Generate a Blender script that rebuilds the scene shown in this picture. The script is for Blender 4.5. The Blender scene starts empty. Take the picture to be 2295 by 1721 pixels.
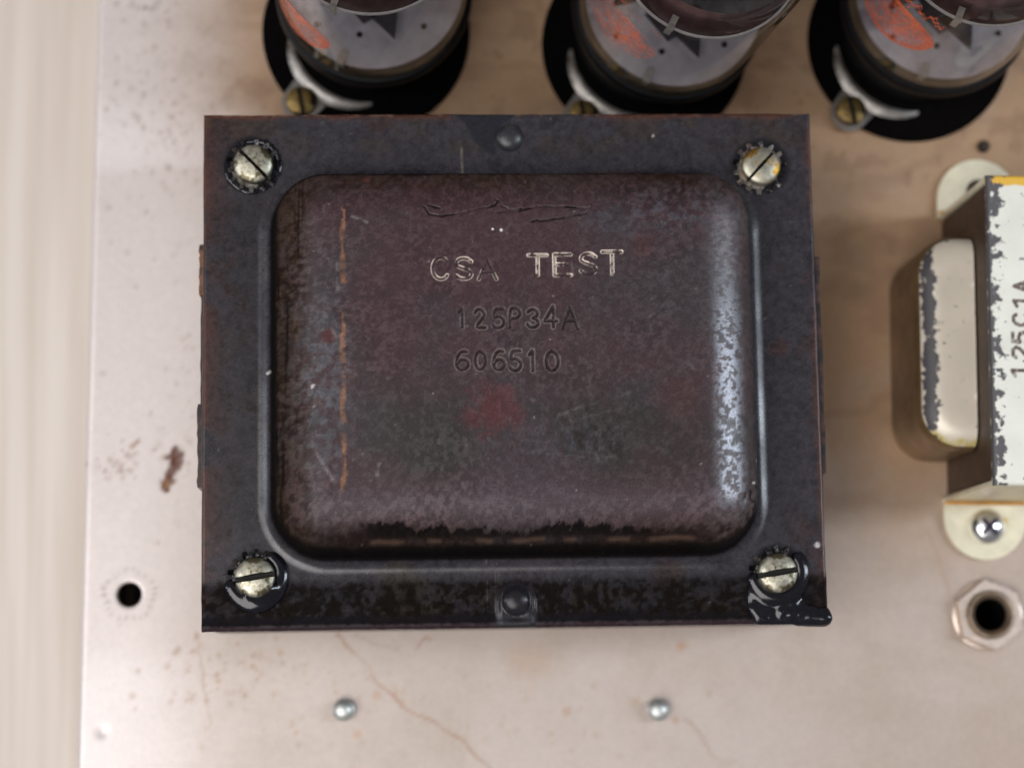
import bpy, bmesh, math, random
import numpy as np
from mathutils import Vector, Matrix, Euler

random.seed(7)
rng = np.random.default_rng(11)
S = 0.001                                   # everything below is written in millimetres
scene = bpy.context.scene
C = scene.collection

# ------------------------------------------------------------------ camera
CAM = (-19.70, -57.25, 419.70)
ROT = (0.1409971, -0.0487676, -0.0157534)
FPX = 4692.8                                # focal length in pixels of the 2295-pixel photograph
cam_d = bpy.data.cameras.new('camera')
cam = bpy.data.objects.new('camera', cam_d)
C.objects.link(cam)
cam.location = [c * S for c in CAM]
cam.rotation_euler = ROT
cam_d.sensor_width = 36.0
cam_d.sensor_fit = 'HORIZONTAL'
cam_d.lens = FPX / 2295 * 36
cam_d.clip_start = 0.01
cam_d.clip_end = 20
cam_d.dof.use_dof = True
cam_d.dof.focus_distance = 0.372
cam_d.dof.aperture_fstop = 10.0
scene.camera = cam

# ------------------------------------------------------------------ light
w = bpy.data.worlds.new('World')
scene.world = w
w.use_nodes = True
wb = w.node_tree.nodes['Background']
wb.inputs[0].default_value = (1.0, 0.95, 0.93, 1)
wb.inputs[1].default_value = 0.20


def area(name, loc, target, sx, sy, power, col):
    d = bpy.data.lights.new(name, 'AREA')
    d.shape = 'RECTANGLE'
    d.size, d.size_y = sx, sy
    d.energy = power
    d.color = col
    o = bpy.data.objects.new(name, d)
    C.objects.link(o)
    o.location = loc
    o.rotation_euler = (Vector(target) - Vector(loc)).to_track_quat('-Z', 'Y').to_euler()
    return o


area('ceiling_light', (-0.64, -0.50, 1.46), (0, 0, 0), 1.35, 1.05, 26, (1.0, 0.965, 0.95))
area('window_light_right', (1.35, 0.10, 1.15), (0, 0, 0), 0.24, 1.1, 15, (0.80, 0.89, 1.0))
area('window_light_left', (-1.5, 0.05, 0.95), (0, 0, 0), 0.2, 1.1, 5, (0.82, 0.90, 1.0))

scene.view_settings.view_transform = 'Standard'
scene.view_settings.look = 'None'
scene.view_settings.exposure = 0.0
scene.view_settings.gamma = 1.0
scene.cycles.use_denoising = True
scene.cycles.max_bounces = 12
scene.cycles.transparent_max_bounces = 16
scene.cycles.sample_clamp_indirect = 6.0

# ------------------------------------------------------------------ measuring aids
_R = np.array(Euler(ROT, 'XYZ').to_matrix())


def at(u, v, z):
    """photo pixel -> point (mm) on the horizontal plane at height z"""
    d = _R @ np.array([(u - 1147.5) / FPX, -(v - 860.5) / FPX, -1.0])
    t = (z - CAM[2]) / d[2]
    return np.array(CAM) + t * d


def at2(u, v, z):
    return tuple(at(u, v, z)[:2])


def _hash(ix, iy, seed):
    n = (ix.astype(np.int64) * 374761393 + iy.astype(np.int64) * 668265263 + seed * 974711) & 0x7fffffff
    n = ((n ^ (n >> 13)) * 1274126177) & 0x7fffffff
    n = n ^ (n >> 16)
    return (n & 0xffff) / 65535.0


def vnoise(x, y, size, seed=0):
    x = x / size
    y = y / size
    ix = np.floor(x); iy = np.floor(y)
    fx = x - ix; fy = y - iy
    fx = fx * fx * (3 - 2 * fx); fy = fy * fy * (3 - 2 * fy)
    a = _hash(ix, iy, seed); b = _hash(ix + 1, iy, seed)
    c = _hash(ix, iy + 1, seed); d = _hash(ix + 1, iy + 1, seed)
    return (a * (1 - fx) + b * fx) * (1 - fy) + (c * (1 - fx) + d * fx) * fy


def fbm(x, y, size, seed=0, octv=4, gain=0.55):
    s = 0; amp = 1; tot = 0
    for k in range(octv):
        s = s + amp * vnoise(x + 17.3 * k, y - 9.1 * k, size / 2 ** k, seed + 31 * k)
        tot += amp
        amp *= gain
    return s / tot


def sstep(a, b, x):
    t = np.clip((x - a) / (b - a), 0, 1)
    return t * t * (3 - 2 * t)


def dist_polyline(x, y, pts):
    d = np.full(x.shape, 1e9)
    for (x0, y0), (x1, y1) in zip(pts[:-1], pts[1:]):
        dx, dy = x1 - x0, y1 - y0
        L = dx * dx + dy * dy + 1e-12
        t = np.clip(((x - x0) * dx + (y - y0) * dy) / L, 0, 1)
        d = np.minimum(d, np.hypot(x - x0 - t * dx, y - y0 - t * dy))
    return d


def mixc(col, c, f):
    f = np.clip(f, 0, 1)[:, None]
    return col * (1 - f) + np.array(c)[None, :] * f


# ------------------------------------------------------------------ object helpers
def empty(name, loc=(0, 0, 0), rot=(0, 0, 0)):
    o = bpy.data.objects.new(name, None)
    o.empty_display_size = 0.01
    C.objects.link(o)
    o.location = [c * S for c in loc]
    o.rotation_euler = rot
    return o


def tag(o, label=None, cat=None, group=None, kind=None):
    if label: o['label'] = label
    if cat: o['category'] = cat
    if group: o['group'] = group
    if kind: o['kind'] = kind
    return o


def finish(name, me, mat, parent=None, loc=(0, 0, 0), rot=(0, 0, 0), smooth=True, angle=35):
    me.materials.append(mat)
    if smooth:
        me.shade_smooth()
        me.set_sharp_from_angle(angle=math.radians(angle))
    o = bpy.data.objects.new(name, me)
    C.objects.link(o)
    o.parent = parent
    o.location = [c * S for c in loc]
    o.rotation_euler = rot
    return o


def from_np(name, V, F, mat, parent=None, attrs=None, angle=60, **k):
    me = bpy.data.meshes.new(name)
    V = np.asarray(V, dtype=float) * S
    F = np.asarray(F)
    me.vertices.add(len(V))
    me.vertices.foreach_set('co', V.ravel())
    n, m = F.shape
    me.loops.add(n * m)
    me.loops.foreach_set('vertex_index', F.ravel().astype(np.int32))
    me.polygons.add(n)
    me.polygons.foreach_set('loop_start', np.arange(0, n * m, m, dtype=np.int32))
    me.update(calc_edges=True)
    me.validate()
    for an, arr in (attrs or {}).items():
        if arr.ndim == 2:
            a = me.attributes.new(an, 'FLOAT_COLOR', 'POINT')
            a.data.foreach_set('color', np.concatenate([arr, np.ones((len(arr), 1))], 1).astype(np.float32).ravel())
        else:
            a = me.attributes.new(an, 'FLOAT', 'POINT')
            a.data.foreach_set('value', arr.astype(np.float32))
    return finish(name, me, mat, parent, angle=angle, **k)


def bm_obj(name, bm, mat, parent=None, angle=35, **k):
    bmesh.ops.recalc_face_normals(bm, faces=bm.faces)
    for v in bm.verts:
        v.co *= S
    me = bpy.data.meshes.new(name)
    bm.to_mesh(me)
    bm.free()
    return finish(name, me, mat, parent, angle=angle, **k)


def add_box(bm, x0, x1, y0, y1, z0, z1, bev=0, seg=2):
    r = bmesh.ops.create_cube(bm, size=1.0)
    vs = r['verts']
    for v in vs:
        v.co = ((x0 + x1) / 2 + v.co.x * (x1 - x0), (y0 + y1) / 2 + v.co.y * (y1 - y0), (z0 + z1) / 2 + v.co.z * (z1 - z0))
    if bev:
        es = list({e for v in vs for e in v.link_edges})
        bmesh.ops.bevel(bm, geom=es, offset=bev, segments=seg, profile=0.5, affect='EDGES')
    return vs


def add_lathe(bm, prof, seg=48, cx=0, cy=0, close=False):
    rings = []
    for r, z in prof:
        if r < 1e-6:
            rings.append([bm.verts.new((cx, cy, z))])
        else:
            rings.append([bm.verts.new((cx + r * math.cos(2 * math.pi * i / seg), cy + r * math.sin(2 * math.pi * i / seg), z)) for i in range(seg)])
    pairs = list(zip(rings[:-1], rings[1:]))
    if close:
        pairs.append((rings[-1], rings[0]))
    for a, b in pairs:
        if len(a) == 1 and len(b) == 1:
            continue
        for i in range(seg):
            j = (i + 1) % seg
            if len(a) == 1:
                bm.faces.new((a[0], b[i], b[j]))
            elif len(b) == 1:
                bm.faces.new((a[i], a[j], b[0]))
            else:
                bm.faces.new((a[i], a[j], b[j], b[i]))


def lathe(name, prof, mat, parent=None, seg=48, close=False, angle=35, **k):
    bm = bmesh.new()
    add_lathe(bm, prof, seg, close=close)
    return bm_obj(name, bm, mat, parent, angle=angle, **k)


def add_prism(bm, loops, z0, z1):
    """outer loop first, then holes (each a list of xy); returns nothing"""
    es = []
    loopv = []
    for lp in loops:
        vs = [bm.verts.new((x, y, z0)) for x, y in lp]
        loopv.append(vs)
        for a, b in zip(vs, vs[1:] + vs[:1]):
            es.append(bm.edges.new((a, b)))
    r = bmesh.ops.triangle_fill(bm, edges=es, use_beauty=True, use_dissolve=False)
    faces = [g for g in r['geom'] if isinstance(g, bmesh.types.BMFace)]
    e = bmesh.ops.extrude_face_region(bm, geom=faces)
    for g in e['geom']:
        if isinstance(g, bmesh.types.BMVert):
            g.co.z = z1


def circle(cx, cy, r, n=32, a0=0.0):
    return [(cx + r * math.cos(a0 + 2 * math.pi * i / n), cy + r * math.sin(a0 + 2 * math.pi * i / n)) for i in range(n)]


# ------------------------------------------------------------------ materials
def new_mat(name):
    m = bpy.data.materials.new(name)
    m.use_nodes = True
    nt = m.node_tree
    return m, nt, nt.nodes['Principled BSDF']


def N(nt, t, **k):
    n = nt.nodes.new(t)
    for a, b in k.items():
        setattr(n, a, b)
    return n


def coords(nt, scale=(1, 1, 1)):
    tc = N(nt, 'ShaderNodeTexCoord')
    mp = N(nt, 'ShaderNodeMapping')
    mp.inputs['Scale'].default_value = [s * 1000 for s in scale]      # back to millimetres
    nt.links.new(tc.outputs['Object'], mp.inputs['Vector'])
    return mp.outputs[0]


def noise(nt, vec, scale, detail=4, rough=0.6):
    n = N(nt, 'ShaderNodeTexNoise')
    n.inputs['Scale'].default_value = scale
    n.inputs['Detail'].default_value = detail
    n.inputs['Roughness'].default_value = rough
    nt.links.new(vec, n.inputs['Vector'])
    return n.outputs['Fac']


def ramp(nt, fac, stops, interp='LINEAR'):
    r = N(nt, 'ShaderNodeValToRGB')
    r.color_ramp.interpolation = interp
    els = r.color_ramp.elements
    while len(els) < len(stops):
        els.new(0.5)
    for e, (p, c) in zip(els, stops):
        e.position = p
        e.color = (*c, 1) if len(c) == 3 else c
    nt.links.new(fac, r.inputs[0])
    return r.outputs[0]


def bump(nt, bsdf, h, strength, dist):
    b = N(nt, 'ShaderNodeBump')
    b.inputs['Strength'].default_value = strength
    b.inputs['Distance'].default_value = dist * S
    nt.links.new(h, b.inputs['Height'])
    nt.links.new(b.outputs[0], bsdf.inputs['Normal'])


def mix(nt, fac, a, b, mode='MIX'):
    m = N(nt, 'ShaderNodeMix', data_type='RGBA', blend_type=mode)
    for s, v in ((0, fac), (6, a), (7, b)):
        if hasattr(v, 'node'):
            nt.links.new(v, m.inputs[s])
        else:
            m.inputs[s].default_value = v if s == 0 else (*v, 1)
    return m.outputs[2]


def mth(nt, op, a, b, c=None):
    m = N(nt, 'ShaderNodeMath', operation=op)
    for i, v in enumerate((a, b, c)):
        if v is None: continue
        if hasattr(v, 'node'):
            nt.links.new(v, m.inputs[i])
        else:
            m.inputs[i].default_value = v
    return m.outputs[0]


def painted(name, fine=3.0, amount=0.35, bumpd=0.03, spec=0.5, rvar=0.25):
    """base colour and roughness come from wear masks stored on the mesh, with fine grain on top"""
    m, nt, b = new_mat(name)
    v = coords(nt)
    a = N(nt, 'ShaderNodeAttribute', attribute_name='col')
    r = N(nt, 'ShaderNodeAttribute', attribute_name='rough')
    mt = N(nt, 'ShaderNodeAttribute', attribute_name='metal')
    n1 = noise(nt, v, fine, 5, 0.75)
    g = ramp(nt, n1, [(0.34, (1 - amount,) * 3), (0.66, (1 + amount,) * 3)])
    nt.links.new(mix(nt, 1.0, a.outputs['Color'], g, 'MULTIPLY'), b.inputs['Base Color'])
    n2 = noise(nt, v, fine * 0.8, 3, 0.7)
    rr = mth(nt, 'ADD', r.outputs['Fac'], mth(nt, 'MULTIPLY', mth(nt, 'SUBTRACT', n2, 0.5), rvar))
    nt.links.new(rr, b.inputs['Roughness'])
    nt.links.new(mt.outputs['Fac'], b.inputs['Metallic'])
    sp = N(nt, 'ShaderNodeAttribute', attribute_name='spec')
    nt.links.new(sp.outputs['Fac'], b.inputs['Specular IOR Level'])
    bump(nt, b, n1, 0.5, bumpd)
    return m


def simple(name, col, rough=0.5, metal=0.0, var=0.25, size=1.5, spec=0.5, bumpd=0.0, tint=None, tint_at=0.6):
    m, nt, b = new_mat(name)
    v = coords(nt)
    n1 = noise(nt, v, size, 5, 0.65)
    lo = tuple(c * (1 - var) for c in col)
    hi = tuple(min(1, c * (1 + var)) for c in col)
    c = ramp(nt, n1, [(0.3, lo), (0.7, hi)])
    if tint:
        n3 = noise(nt, v, size * 0.45, 4, 0.7)
        f = ramp(nt, n3, [(tint_at - 0.04, (0, 0, 0)), (tint_at + 0.06, (1, 1, 1))])
        c = mix(nt, f, c, tint)
    nt.links.new(c, b.inputs['Base Color'])
    n2 = noise(nt, v, size * 2.3, 3, 0.6)
    nt.links.new(mth(nt, 'ADD', mth(nt, 'MULTIPLY', mth(nt, 'SUBTRACT', n2, 0.5), 0.25), rough), b.inputs['Roughness'])
    b.inputs['Metallic'].default_value = metal
    b.inputs['Specular IOR Level'].default_value = spec
    if bumpd:
        bump(nt, b, n1, 0.6, bumpd)
    return m


M_bell = painted('aged_black_paint', fine=2.8, amount=0.36, bumpd=0.035, rvar=0.22)
M_chassis = painted('tarnished_plated_steel', fine=0.8, amount=0.05, bumpd=0.01, rvar=0.10)
M_iron = simple('dark_core_iron', (0.035, 0.022, 0.018), 0.55, 0.3, 0.5, 0.6)
M_kraft = simple('brown_insulating_paper', (0.17, 0.075, 0.035), 0.7, 0.0, 0.4, 0.5, tint=(0.01, 0.008, 0.01), tint_at=0.55)
M_tarpaper = simple('varnished_paper', (0.055, 0.026, 0.02), 0.4, 0.0, 0.5, 0.5, tint=(0.01, 0.008, 0.01), tint_at=0.5)
M_nickel = simple('tarnished_nickel_screw', (0.42, 0.40, 0.32), 0.42, 0.85, 0.45, 0.9, tint=(0.10, 0.085, 0.05), tint_at=0.52, bumpd=0.02)
M_ochre = simple('ochre_stained_nickel_screw', (0.42, 0.40, 0.32), 0.42, 0.85, 0.35, 0.5, tint=(0.34, 0.19, 0.03), tint_at=0.53, bumpd=0.02)
M_washer = simple('dark_lock_washer', (0.16, 0.15, 0.14), 0.38, 0.85, 0.6, 0.8, tint=(0.008, 0.008, 0.01), tint_at=0.48)
M_washer2 = simple('bright_lock_washer', (0.42, 0.38, 0.35), 0.36, 0.9, 0.4, 0.4, tint=(0.015, 0.015, 0.015), tint_at=0.51)
M_slot_shade = simple('slot_shade', (0.010, 0.009, 0.007), 0.6, 0.0, 0.4, 1.0, spec=0.2)  # slot floor blackened to stand in for shade in the cut
M_tar = simple('black_varnish_drip', (0.005, 0.005, 0.008), 0.14, 0.0, 0.4, 1.0, spec=0.45, bumpd=0.02)
M_darkpaint = simple('black_painted_rivet', (0.022, 0.022, 0.026), 0.36, 0.0, 0.4, 1.2, bumpd=0.05)
M_wafer = simple('matte_black_fibre', (0.0025, 0.002, 0.002), 0.8, 0.0, 0.3, 1.0, spec=0.02)
M_base = simple('black_bakelite', (0.004, 0.004, 0.005), 0.55, 0.0, 0.3, 0.6, spec=0.16)
M_ring = simple('bright_tinned_ring', (0.25, 0.235, 0.22), 0.40, 0.9, 0.3, 0.3, tint=(0.10, 0.075, 0.055), tint_at=0.60)
M_brass = simple('dull_brass_screw', (0.24, 0.165, 0.06), 0.42, 0.9, 0.5, 0.7, tint=(0.02, 0.014, 0.01), tint_at=0.55, bumpd=0.04)
M_zinc = simple('bright_zinc_screw', (0.78, 0.80, 0.83), 0.22, 1.0, 0.12, 0.7)
M_shank = simple('dull_zinc_shank', (0.52, 0.54, 0.52), 0.46, 0.8, 0.2, 0.8)
M_nut = simple('nickel_jack_nut', (0.60, 0.50, 0.43), 0.40, 0.65, 0.15, 0.4)
M_bush = simple('dull_jack_bushing', (0.30, 0.23, 0.17), 0.42, 0.9, 0.2, 0.6)
M_hole = simple('dark_jack_barrel', (0.002, 0.002, 0.002), 0.8, 0.0, 0.1, 1.0, spec=0.05)
M_mica = simple('cloudy_mica', (0.74, 0.71, 0.82), 0.35, 0.0, 0.25, 0.14, tint=(0.42, 0.40, 0.50), tint_at=0.58)
M_mica2 = simple('sooty_mica', (0.085, 0.045, 0.045), 0.42, 0.0, 0.35, 0.4)
M_micaedge = simple('mica_edge', (0.75, 0.72, 0.73), 0.4, 0.0, 0.15, 0.6)
M_fin = simple('grey_heat_fin', (0.085, 0.080, 0.10), 0.6, 0.2, 0.3, 0.5)
M_anode = simple('carbonised_anode', (0.022, 0.021, 0.026), 0.55, 0.4, 0.3, 0.5)
M_spring = simple('steel_spring_strip', (0.80, 0.76, 0.72), 0.35, 0.55, 0.2, 1.0)
M_getter = simple('getter_mirror', (0.16, 0.16, 0.17), 0.05, 1.0, 0.5, 0.15, tint=(0.03, 0.025, 0.025), tint_at=0.55)
M_gold = simple('yellow_chromate_steel', (0.68, 0.63, 0.47), 0.42, 0.3, 0.14, 0.25, tint=(0.58, 0.42, 0.14), tint_at=0.68)
M_bend = simple('rusty_orange_bend', (0.50, 0.24, 0.04), 0.45, 0.3, 0.3, 0.4)


def glass_mat():
    m = bpy.data.materials.new('thin_tube_glass')
    m.use_nodes = True
    nt = m.node_tree
    nt.nodes.clear()
    out = N(nt, 'ShaderNodeOutputMaterial')
    tr = N(nt, 'ShaderNodeBsdfTransparent')
    tr.inputs[0].default_value = (0.93, 0.92, 0.90, 1)
    gl = N(nt, 'ShaderNodeBsdfGlossy')
    gl.inputs['Roughness'].default_value = 0.03
    fr = N(nt, 'ShaderNodeFresnel')
    fr.inputs[0].default_value = 1.45
    mx = N(nt, 'ShaderNodeMixShader')
    nt.links.new(mth(nt, 'MULTIPLY', fr.outputs[0], 0.8), mx.inputs[0])
    nt.links.new(tr.outputs[0], mx.inputs[1])
    nt.links.new(gl.outputs[0], mx.inputs[2])
    nt.links.new(mx.outputs[0], out.inputs[0])
    return m


M_glass = glass_mat()


def print_mat(name, lo):
    m, nt, b = new_mat(name)
    v = coords(nt)
    n1 = noise(nt, v, 1.1, 6, 0.8)
    n2 = noise(nt, v, 0.25, 4, 0.6)
    c = ramp(nt, n2, [(0.35, (0.66, 0.105, 0.035)), (0.7, (0.76, 0.17, 0.065))])
    nt.links.new(c, b.inputs['Base Color'])
    b.inputs['Roughness'].default_value = 0.5
    a = ramp(nt, mth(nt, 'ADD', mth(nt, 'MULTIPLY', n1, 0.6), mth(nt, 'MULTIPLY', n2, 0.4)), [(lo, (0, 0, 0)), (lo + 0.16, (0.85, 0.85, 0.85))])
    nt.links.new(a, b.inputs['Alpha'])
    return m


M_prints = [(print_mat('worn_orange_print', 0.38), print_mat('faded_orange_print', 0.43)), (print_mat('rubbed_orange_print', 0.46), print_mat('pale_orange_print', 0.44)),
            (print_mat('fresh_orange_print', 0.34), print_mat('thin_orange_print', 0.42))]


def wood_mat():
    m, nt, b = new_mat('pale_maple')
    v = coords(nt, (1, 0.03, 1))
    n1 = noise(nt, v, 0.22, 6, 0.60)
    n2 = noise(nt, v, 0.9, 3, 0.6)
    v2 = coords(nt, (1, 0.2, 1))
    n3 = noise(nt, v2, 0.03, 3, 0.5)
    c = ramp(nt, n1, [(0.36, (0.53, 0.455, 0.385)), (0.50, (0.625, 0.56, 0.50)), (0.64, (0.71, 0.66, 0.61))])
    c = mix(nt, mth(nt, 'MULTIPLY', n2, 0.25), c, (0.54, 0.46, 0.40))
    c = mix(nt, mth(nt, 'MULTIPLY', n3, 0.35), c, (0.62, 0.55, 0.49))
    nt.links.new(c, b.inputs['Base Color'])
    b.inputs['Roughness'].default_value = 0.5
    return m


M_wood = wood_mat()

# ------------------------------------------------------------------ table
bm = bmesh.new()
add_box(bm, -700, 700, -600, 600, -82, -62, 2)
tag(bm_obj('table', bm, M_wood), kind='structure')

# ------------------------------------------------------------------ chassis
HOLE = at2(290, 1332, 0)
JACK = at2(2221, 1377, 3)
EDGE_T, EDGE_B = at(218, 0, 0), at(170, 1721, 0)


def edge_x(y):
    t = (y - EDGE_B[1]) / (EDGE_T[1] - EDGE_B[1])
    return EDGE_B[0] + t * (EDGE_T[0] - EDGE_B[0])


def chassis_paint(x, y):
    n = len(x)
    col = np.tile(np.array([[0.655, 0.595, 0.575]]), (n, 1))
    rough = np.full(n, 0.46)
    big = fbm(x, y, 46, 3, 4)
    med = fbm(x, y, 14, 5, 4)
    sm = fbm(x, y, 4, 8, 3)
    # heat tarnish round the valves; between the transformers tarnish and painted shade
    heat = sstep(18, 60, y + 0.20 * (x + 20)) * sstep(-78, -40, x)
    right = sstep(46, 66, x) * (0.12 + 0.88 * sstep(-46, -2, y))
    tarn_shade = np.clip(np.maximum(heat, right) * (0.98 + 0.75 * (med - 0.5) + 0.5 * (big - 0.5)), 0, 1)
    # mottled tan tone, fading out towards the left edge
    warm = (0.72 + 0.28 * sstep(0.36, 0.66, 0.6 * big + 0.4 * med)) * sstep(-74, -38, x - 0.12 * y)
    col = mixc(col, (0.40, 0.328, 0.276), 0.92 * warm)
    col = mixc(col, (0.41, 0.26, 0.152), tarn_shade * 0.95)
    ridge = 1 - np.abs(2 * fbm(x * 0.6, y * 1.5, 22, 21, 4) - 1)
    line = sstep(0.80, 0.98, ridge)
    col = mixc(col, (0.23, 0.135, 0.08), line * 0.30 * np.maximum(heat, right))
    col = mixc(col, (0.26, 0.16, 0.10), 0.45 * sstep(0.62, 0.75, sm) * np.maximum(heat, 0.12 * warm))
    # rust specks
    for seed, cx, cy, sx, sy, cnt, c in (
            (1, *at2(370, 250, 0), 11, 24, 240, (0.30, 0.22, 0.17)),
            (2, *at2(265, 1040, 0), 4.2, 4.5, 46, (0.30, 0.19, 0.14)),
            (3, *at2(500, 1500, 0), 13, 7, 90, (0.36, 0.25, 0.17)),
            (4, *at2(1000, 1560, 0), 50, 12, 120, (0.40, 0.29, 0.21)),
            (5, *at2(410, 950, 0), 5, 16, 60, (0.40, 0.31, 0.25)),
            (6, 30, 62, 60, 14, 150, (0.20, 0.11, 0.06))):
        r = np.random.default_rng(seed + 50)
        px = r.normal(cx, sx * 0.6, cnt); py = r.normal(cy, sy * 0.6, cnt)
        rad = r.uniform(0.25, 0.75, cnt) ** 1.2; st = r.uniform(0.2, 0.75, cnt)
        for a, b, q, s in zip(px, py, rad, st):
            m = (np.abs(x - a) < 1.6) & (np.abs(y - b) < 1.6)
            if m.any():
                f = (0.6 if seed == 1 else 0.9) * s * (1 - sstep(q * 0.3, q * 1.5, np.hypot(x[m] - a, y[m] - b) + 0.25 * (vnoise(x[m], y[m], 0.5, 3) - .5)))
                col[m] = mixc(col[m], c, f)
    # the brown rust bar beside the big transformer, and the small flake above it
    p = [at2(395, 1015, 0), at2(383, 1055, 0), at2(372, 1092, 0)]
    d = dist_polyline(x, y, p) + 2.8 * (fbm(x, y, 1.7, 77, 3, .7) - 0.5)
    f = 1 - sstep(0.9, 1.7, d)
    col = mixc(col, (0.115, 0.036, 0.018), f * (0.85 + 0.6 * (fbm(x, y, 1.6, 78, 3) - .4)))
    rough = rough + 0.25 * f
    q = at2(374, 1085, 0)
    col = mixc(col, (0.34, 0.17, 0.07), 0.6 * (1 - sstep(0.5, 1.3, np.hypot(x - q[0], y - q[1]))))
    d = dist_polyline(x, y, [at2(309, 988, 0), at2(296, 1000, 0)]) + 0.4 * (sm - 0.5)
    col = mixc(col, (0.30, 0.17, 0.10), 0.8 * (1 - sstep(0.2, 0.55, d)))
    # dried run marks below the transformer
    for pts, wd, st in (
            ([(752, 1422), (800, 1470), (850, 1530), (905, 1585), (990, 1628), (1050, 1672), (1115, 1735)], 0.30, 0.62),
            ([(795, 1420), (850, 1445), (900, 1458), (880, 1432)], 0.25, 0.5),
            ([(440, 1415), (455, 1500), (465, 1580), (475, 1620), (460, 1632)], 0.35, 0.35),
            ([(1530, 1610), (1570, 1640), (1590, 1690), (1630, 1712), (1650, 1705)], 0.3, 0.40),
            ([(2080, 1190), (2110, 1270), (2128, 1330)], 0.5, 0.25),
            ([(930, 1455), (950, 1430), (965, 1432)], 0.35, 0.5)):
        P = [at2(u, v, 0) for u, v in pts]
        d = dist_polyline(x + 0.9 * (vnoise(x, y, 3, 61) - 0.5), y + 0.9 * (vnoise(x, y, 3, 62) - 0.5), P)
        col = mixc(col, (0.33, 0.20, 0.13), st * (1 - sstep(wd * 0.3, wd * 1.6, d)) * (0.5 + vnoise(x, y, 5, 63)))
    for u, v, r_, st in ((1525, 1448, 1.0, 0.7), (1270, 1593, 1.1, 0.5), (845, 1558, 1.1, 0.45), (802, 1643, 1.1, 0.5),
                         (1190, 1480, 5.5, 0.25), (1515, 1612, 0.7, 0.6), (664, 1640, 0.6, 0.5), (1240, 60, 1.5, 0.6)):
        q = at2(u, v, 0)
        col = mixc(col, (0.42, 0.26, 0.16), st * (1 - sstep(r_ * 0.4, r_ * 1.3, np.hypot(x - q[0], y - q[1]) + 0.9 * r_ * (sm - 0.5))))
    # bite marks of a lock washer round the open hole, and the vanished screw at the top edge
    for (hx, hy), r0, st in ((HOLE, 4.9, 0.60), (at2(325, -12, 0), 3.2, 0.9)):
        dd = np.hypot(x - hx, y - hy)
        an = np.arctan2(y - hy, x - hx)
        teeth = sstep(0.1, 0.7, np.sin(an * 22 + 3 * vnoise(an * 3, an * 0, 1.0, 5)) * 0.5 + 0.5) * (0.35 + 0.65 * vnoise(an * 2 + 9, an * 0, 1.0, 9))
        col = mixc(col, (0.24, 0.19, 0.17), st * teeth * (1 - sstep(0.2, 0.85, np.abs(dd - r0 - 0.3 * np.sin(an * 5)))) * (0.4 + 0.9 * vnoise(x, y, 1.6, 55)))
    metal = np.full(n, 0.35)
    rough = rough - 0.10 * tarn_shade + 0.18 * (med - 0.5)
    return dict(col=np.clip(col, 0.01, 0.9), rough=rough, metal=metal, spec=np.full(n, 0.5))


def build_chassis():
    root = empty('amplifier_chassis', (0, 0, -62))
    tag(root, 'stained silver grey metal amplifier chassis carrying tubes and transformers', 'chassis')
    xs = np.unique(np.concatenate([np.linspace(0, 3, 9), np.arange(3, 200, 0.55), np.linspace(200, 420, 8)]))
    ys = np.unique(np.concatenate([np.linspace(-120, -86, 4), np.arange(-86, 98, 0.55), np.linspace(98, 125, 3)]))
    X, Y = np.meshgrid(xs, ys)
    bend = 1.4
    Z = np.where(X < bend, -(bend - np.sqrt(np.clip(bend ** 2 - (bend - X) ** 2, 0, None))), 0.0)
    Z = Z + 0.05 * (fbm(X, Y, 30, 90, 2) - 0.5)
    XX = X + np.vectorize(edge_x)(Y)
    # shallow dimple by the corner
    q = at2(230, 1640, 0)
    Z = Z - 0.35 * np.exp(-((XX - q[0]) ** 2 + (Y - q[1]) ** 2) / 0.9)
    ny, nx = X.shape
    V = np.stack([XX.ravel(), Y.ravel(), Z.ravel()], 1)
    idx = np.arange(nx * ny).reshape(ny, nx)
    F = np.stack([idx[:-1, :-1], idx[:-1, 1:], idx[1:, 1:], idx[1:, :-1]], -1).reshape(-1, 4)
    cen = V[F].mean(1)
    holes = [(HOLE[0], HOLE[1], 2.38, 3.5), (JACK[0], JACK[1], 4.9, 6.0)]
    keep = np.ones(len(F), bool)
    for hx, hy, r, ro in holes:
        keep &= np.hypot(cen[:, 0] - hx, cen[:, 1] - hy) > ro - 0.45
    F = F[keep]
    # punched, slightly rounded lips of the holes
    for hx, hy, r, ro in holes:
        prof = [(ro, 0.012), (r + 0.55, 0.012), (r + 0.3, -0.03), (r + 0.1, -0.14), (r, -0.35), (r, -1.4)]
        n = 56
        ring = np.array([[(hx + a * math.cos(2 * math.pi * i / n), hy + a * math.sin(2 * math.pi * i / n), b) for i in range(n)] for a, b in prof]).reshape(-1, 3)
        o = len(V)
        V = np.concatenate([V, ring])
        k = np.arange(len(prof) * n).reshape(len(prof), n) + o
        F = np.concatenate([F, np.stack([k[:-1], np.roll(k[:-1], -1, 1), np.roll(k[1:], -1, 1), k[1:]], -1).reshape(-1, 4)])
    at_ = chassis_paint(V[:, 0], V[:, 1])
    V[:, 2] += 62
    from_np('top_plate', V, F, M_chassis, root, at_, angle=50)
    # side walls, butted just under the bend
    x1 = 340
    bm = bmesh.new()
    lo = [(edge_x(-120) + 0.05, -120), (x1 + 0, -120), (x1 + 0, 125), (edge_x(125) + 0.05, 125)]
    hi = [(a + (1.2 if i in (0, 3) else -1.2), b + (1.2 if i < 2 else -1.2)) for i, (a, b) in enumerate(lo)]
    for z0, z1 in ((0.3, 60.65),):
        add_prism(bm, [lo, hi], z0, z1)
    bm_obj('side_wall', bm, simple('plated_steel_side', (0.50, 0.47, 0.45), 0.42, 0.4, 0.12, 0.05), root)
    return root


build_chassis()

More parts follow.
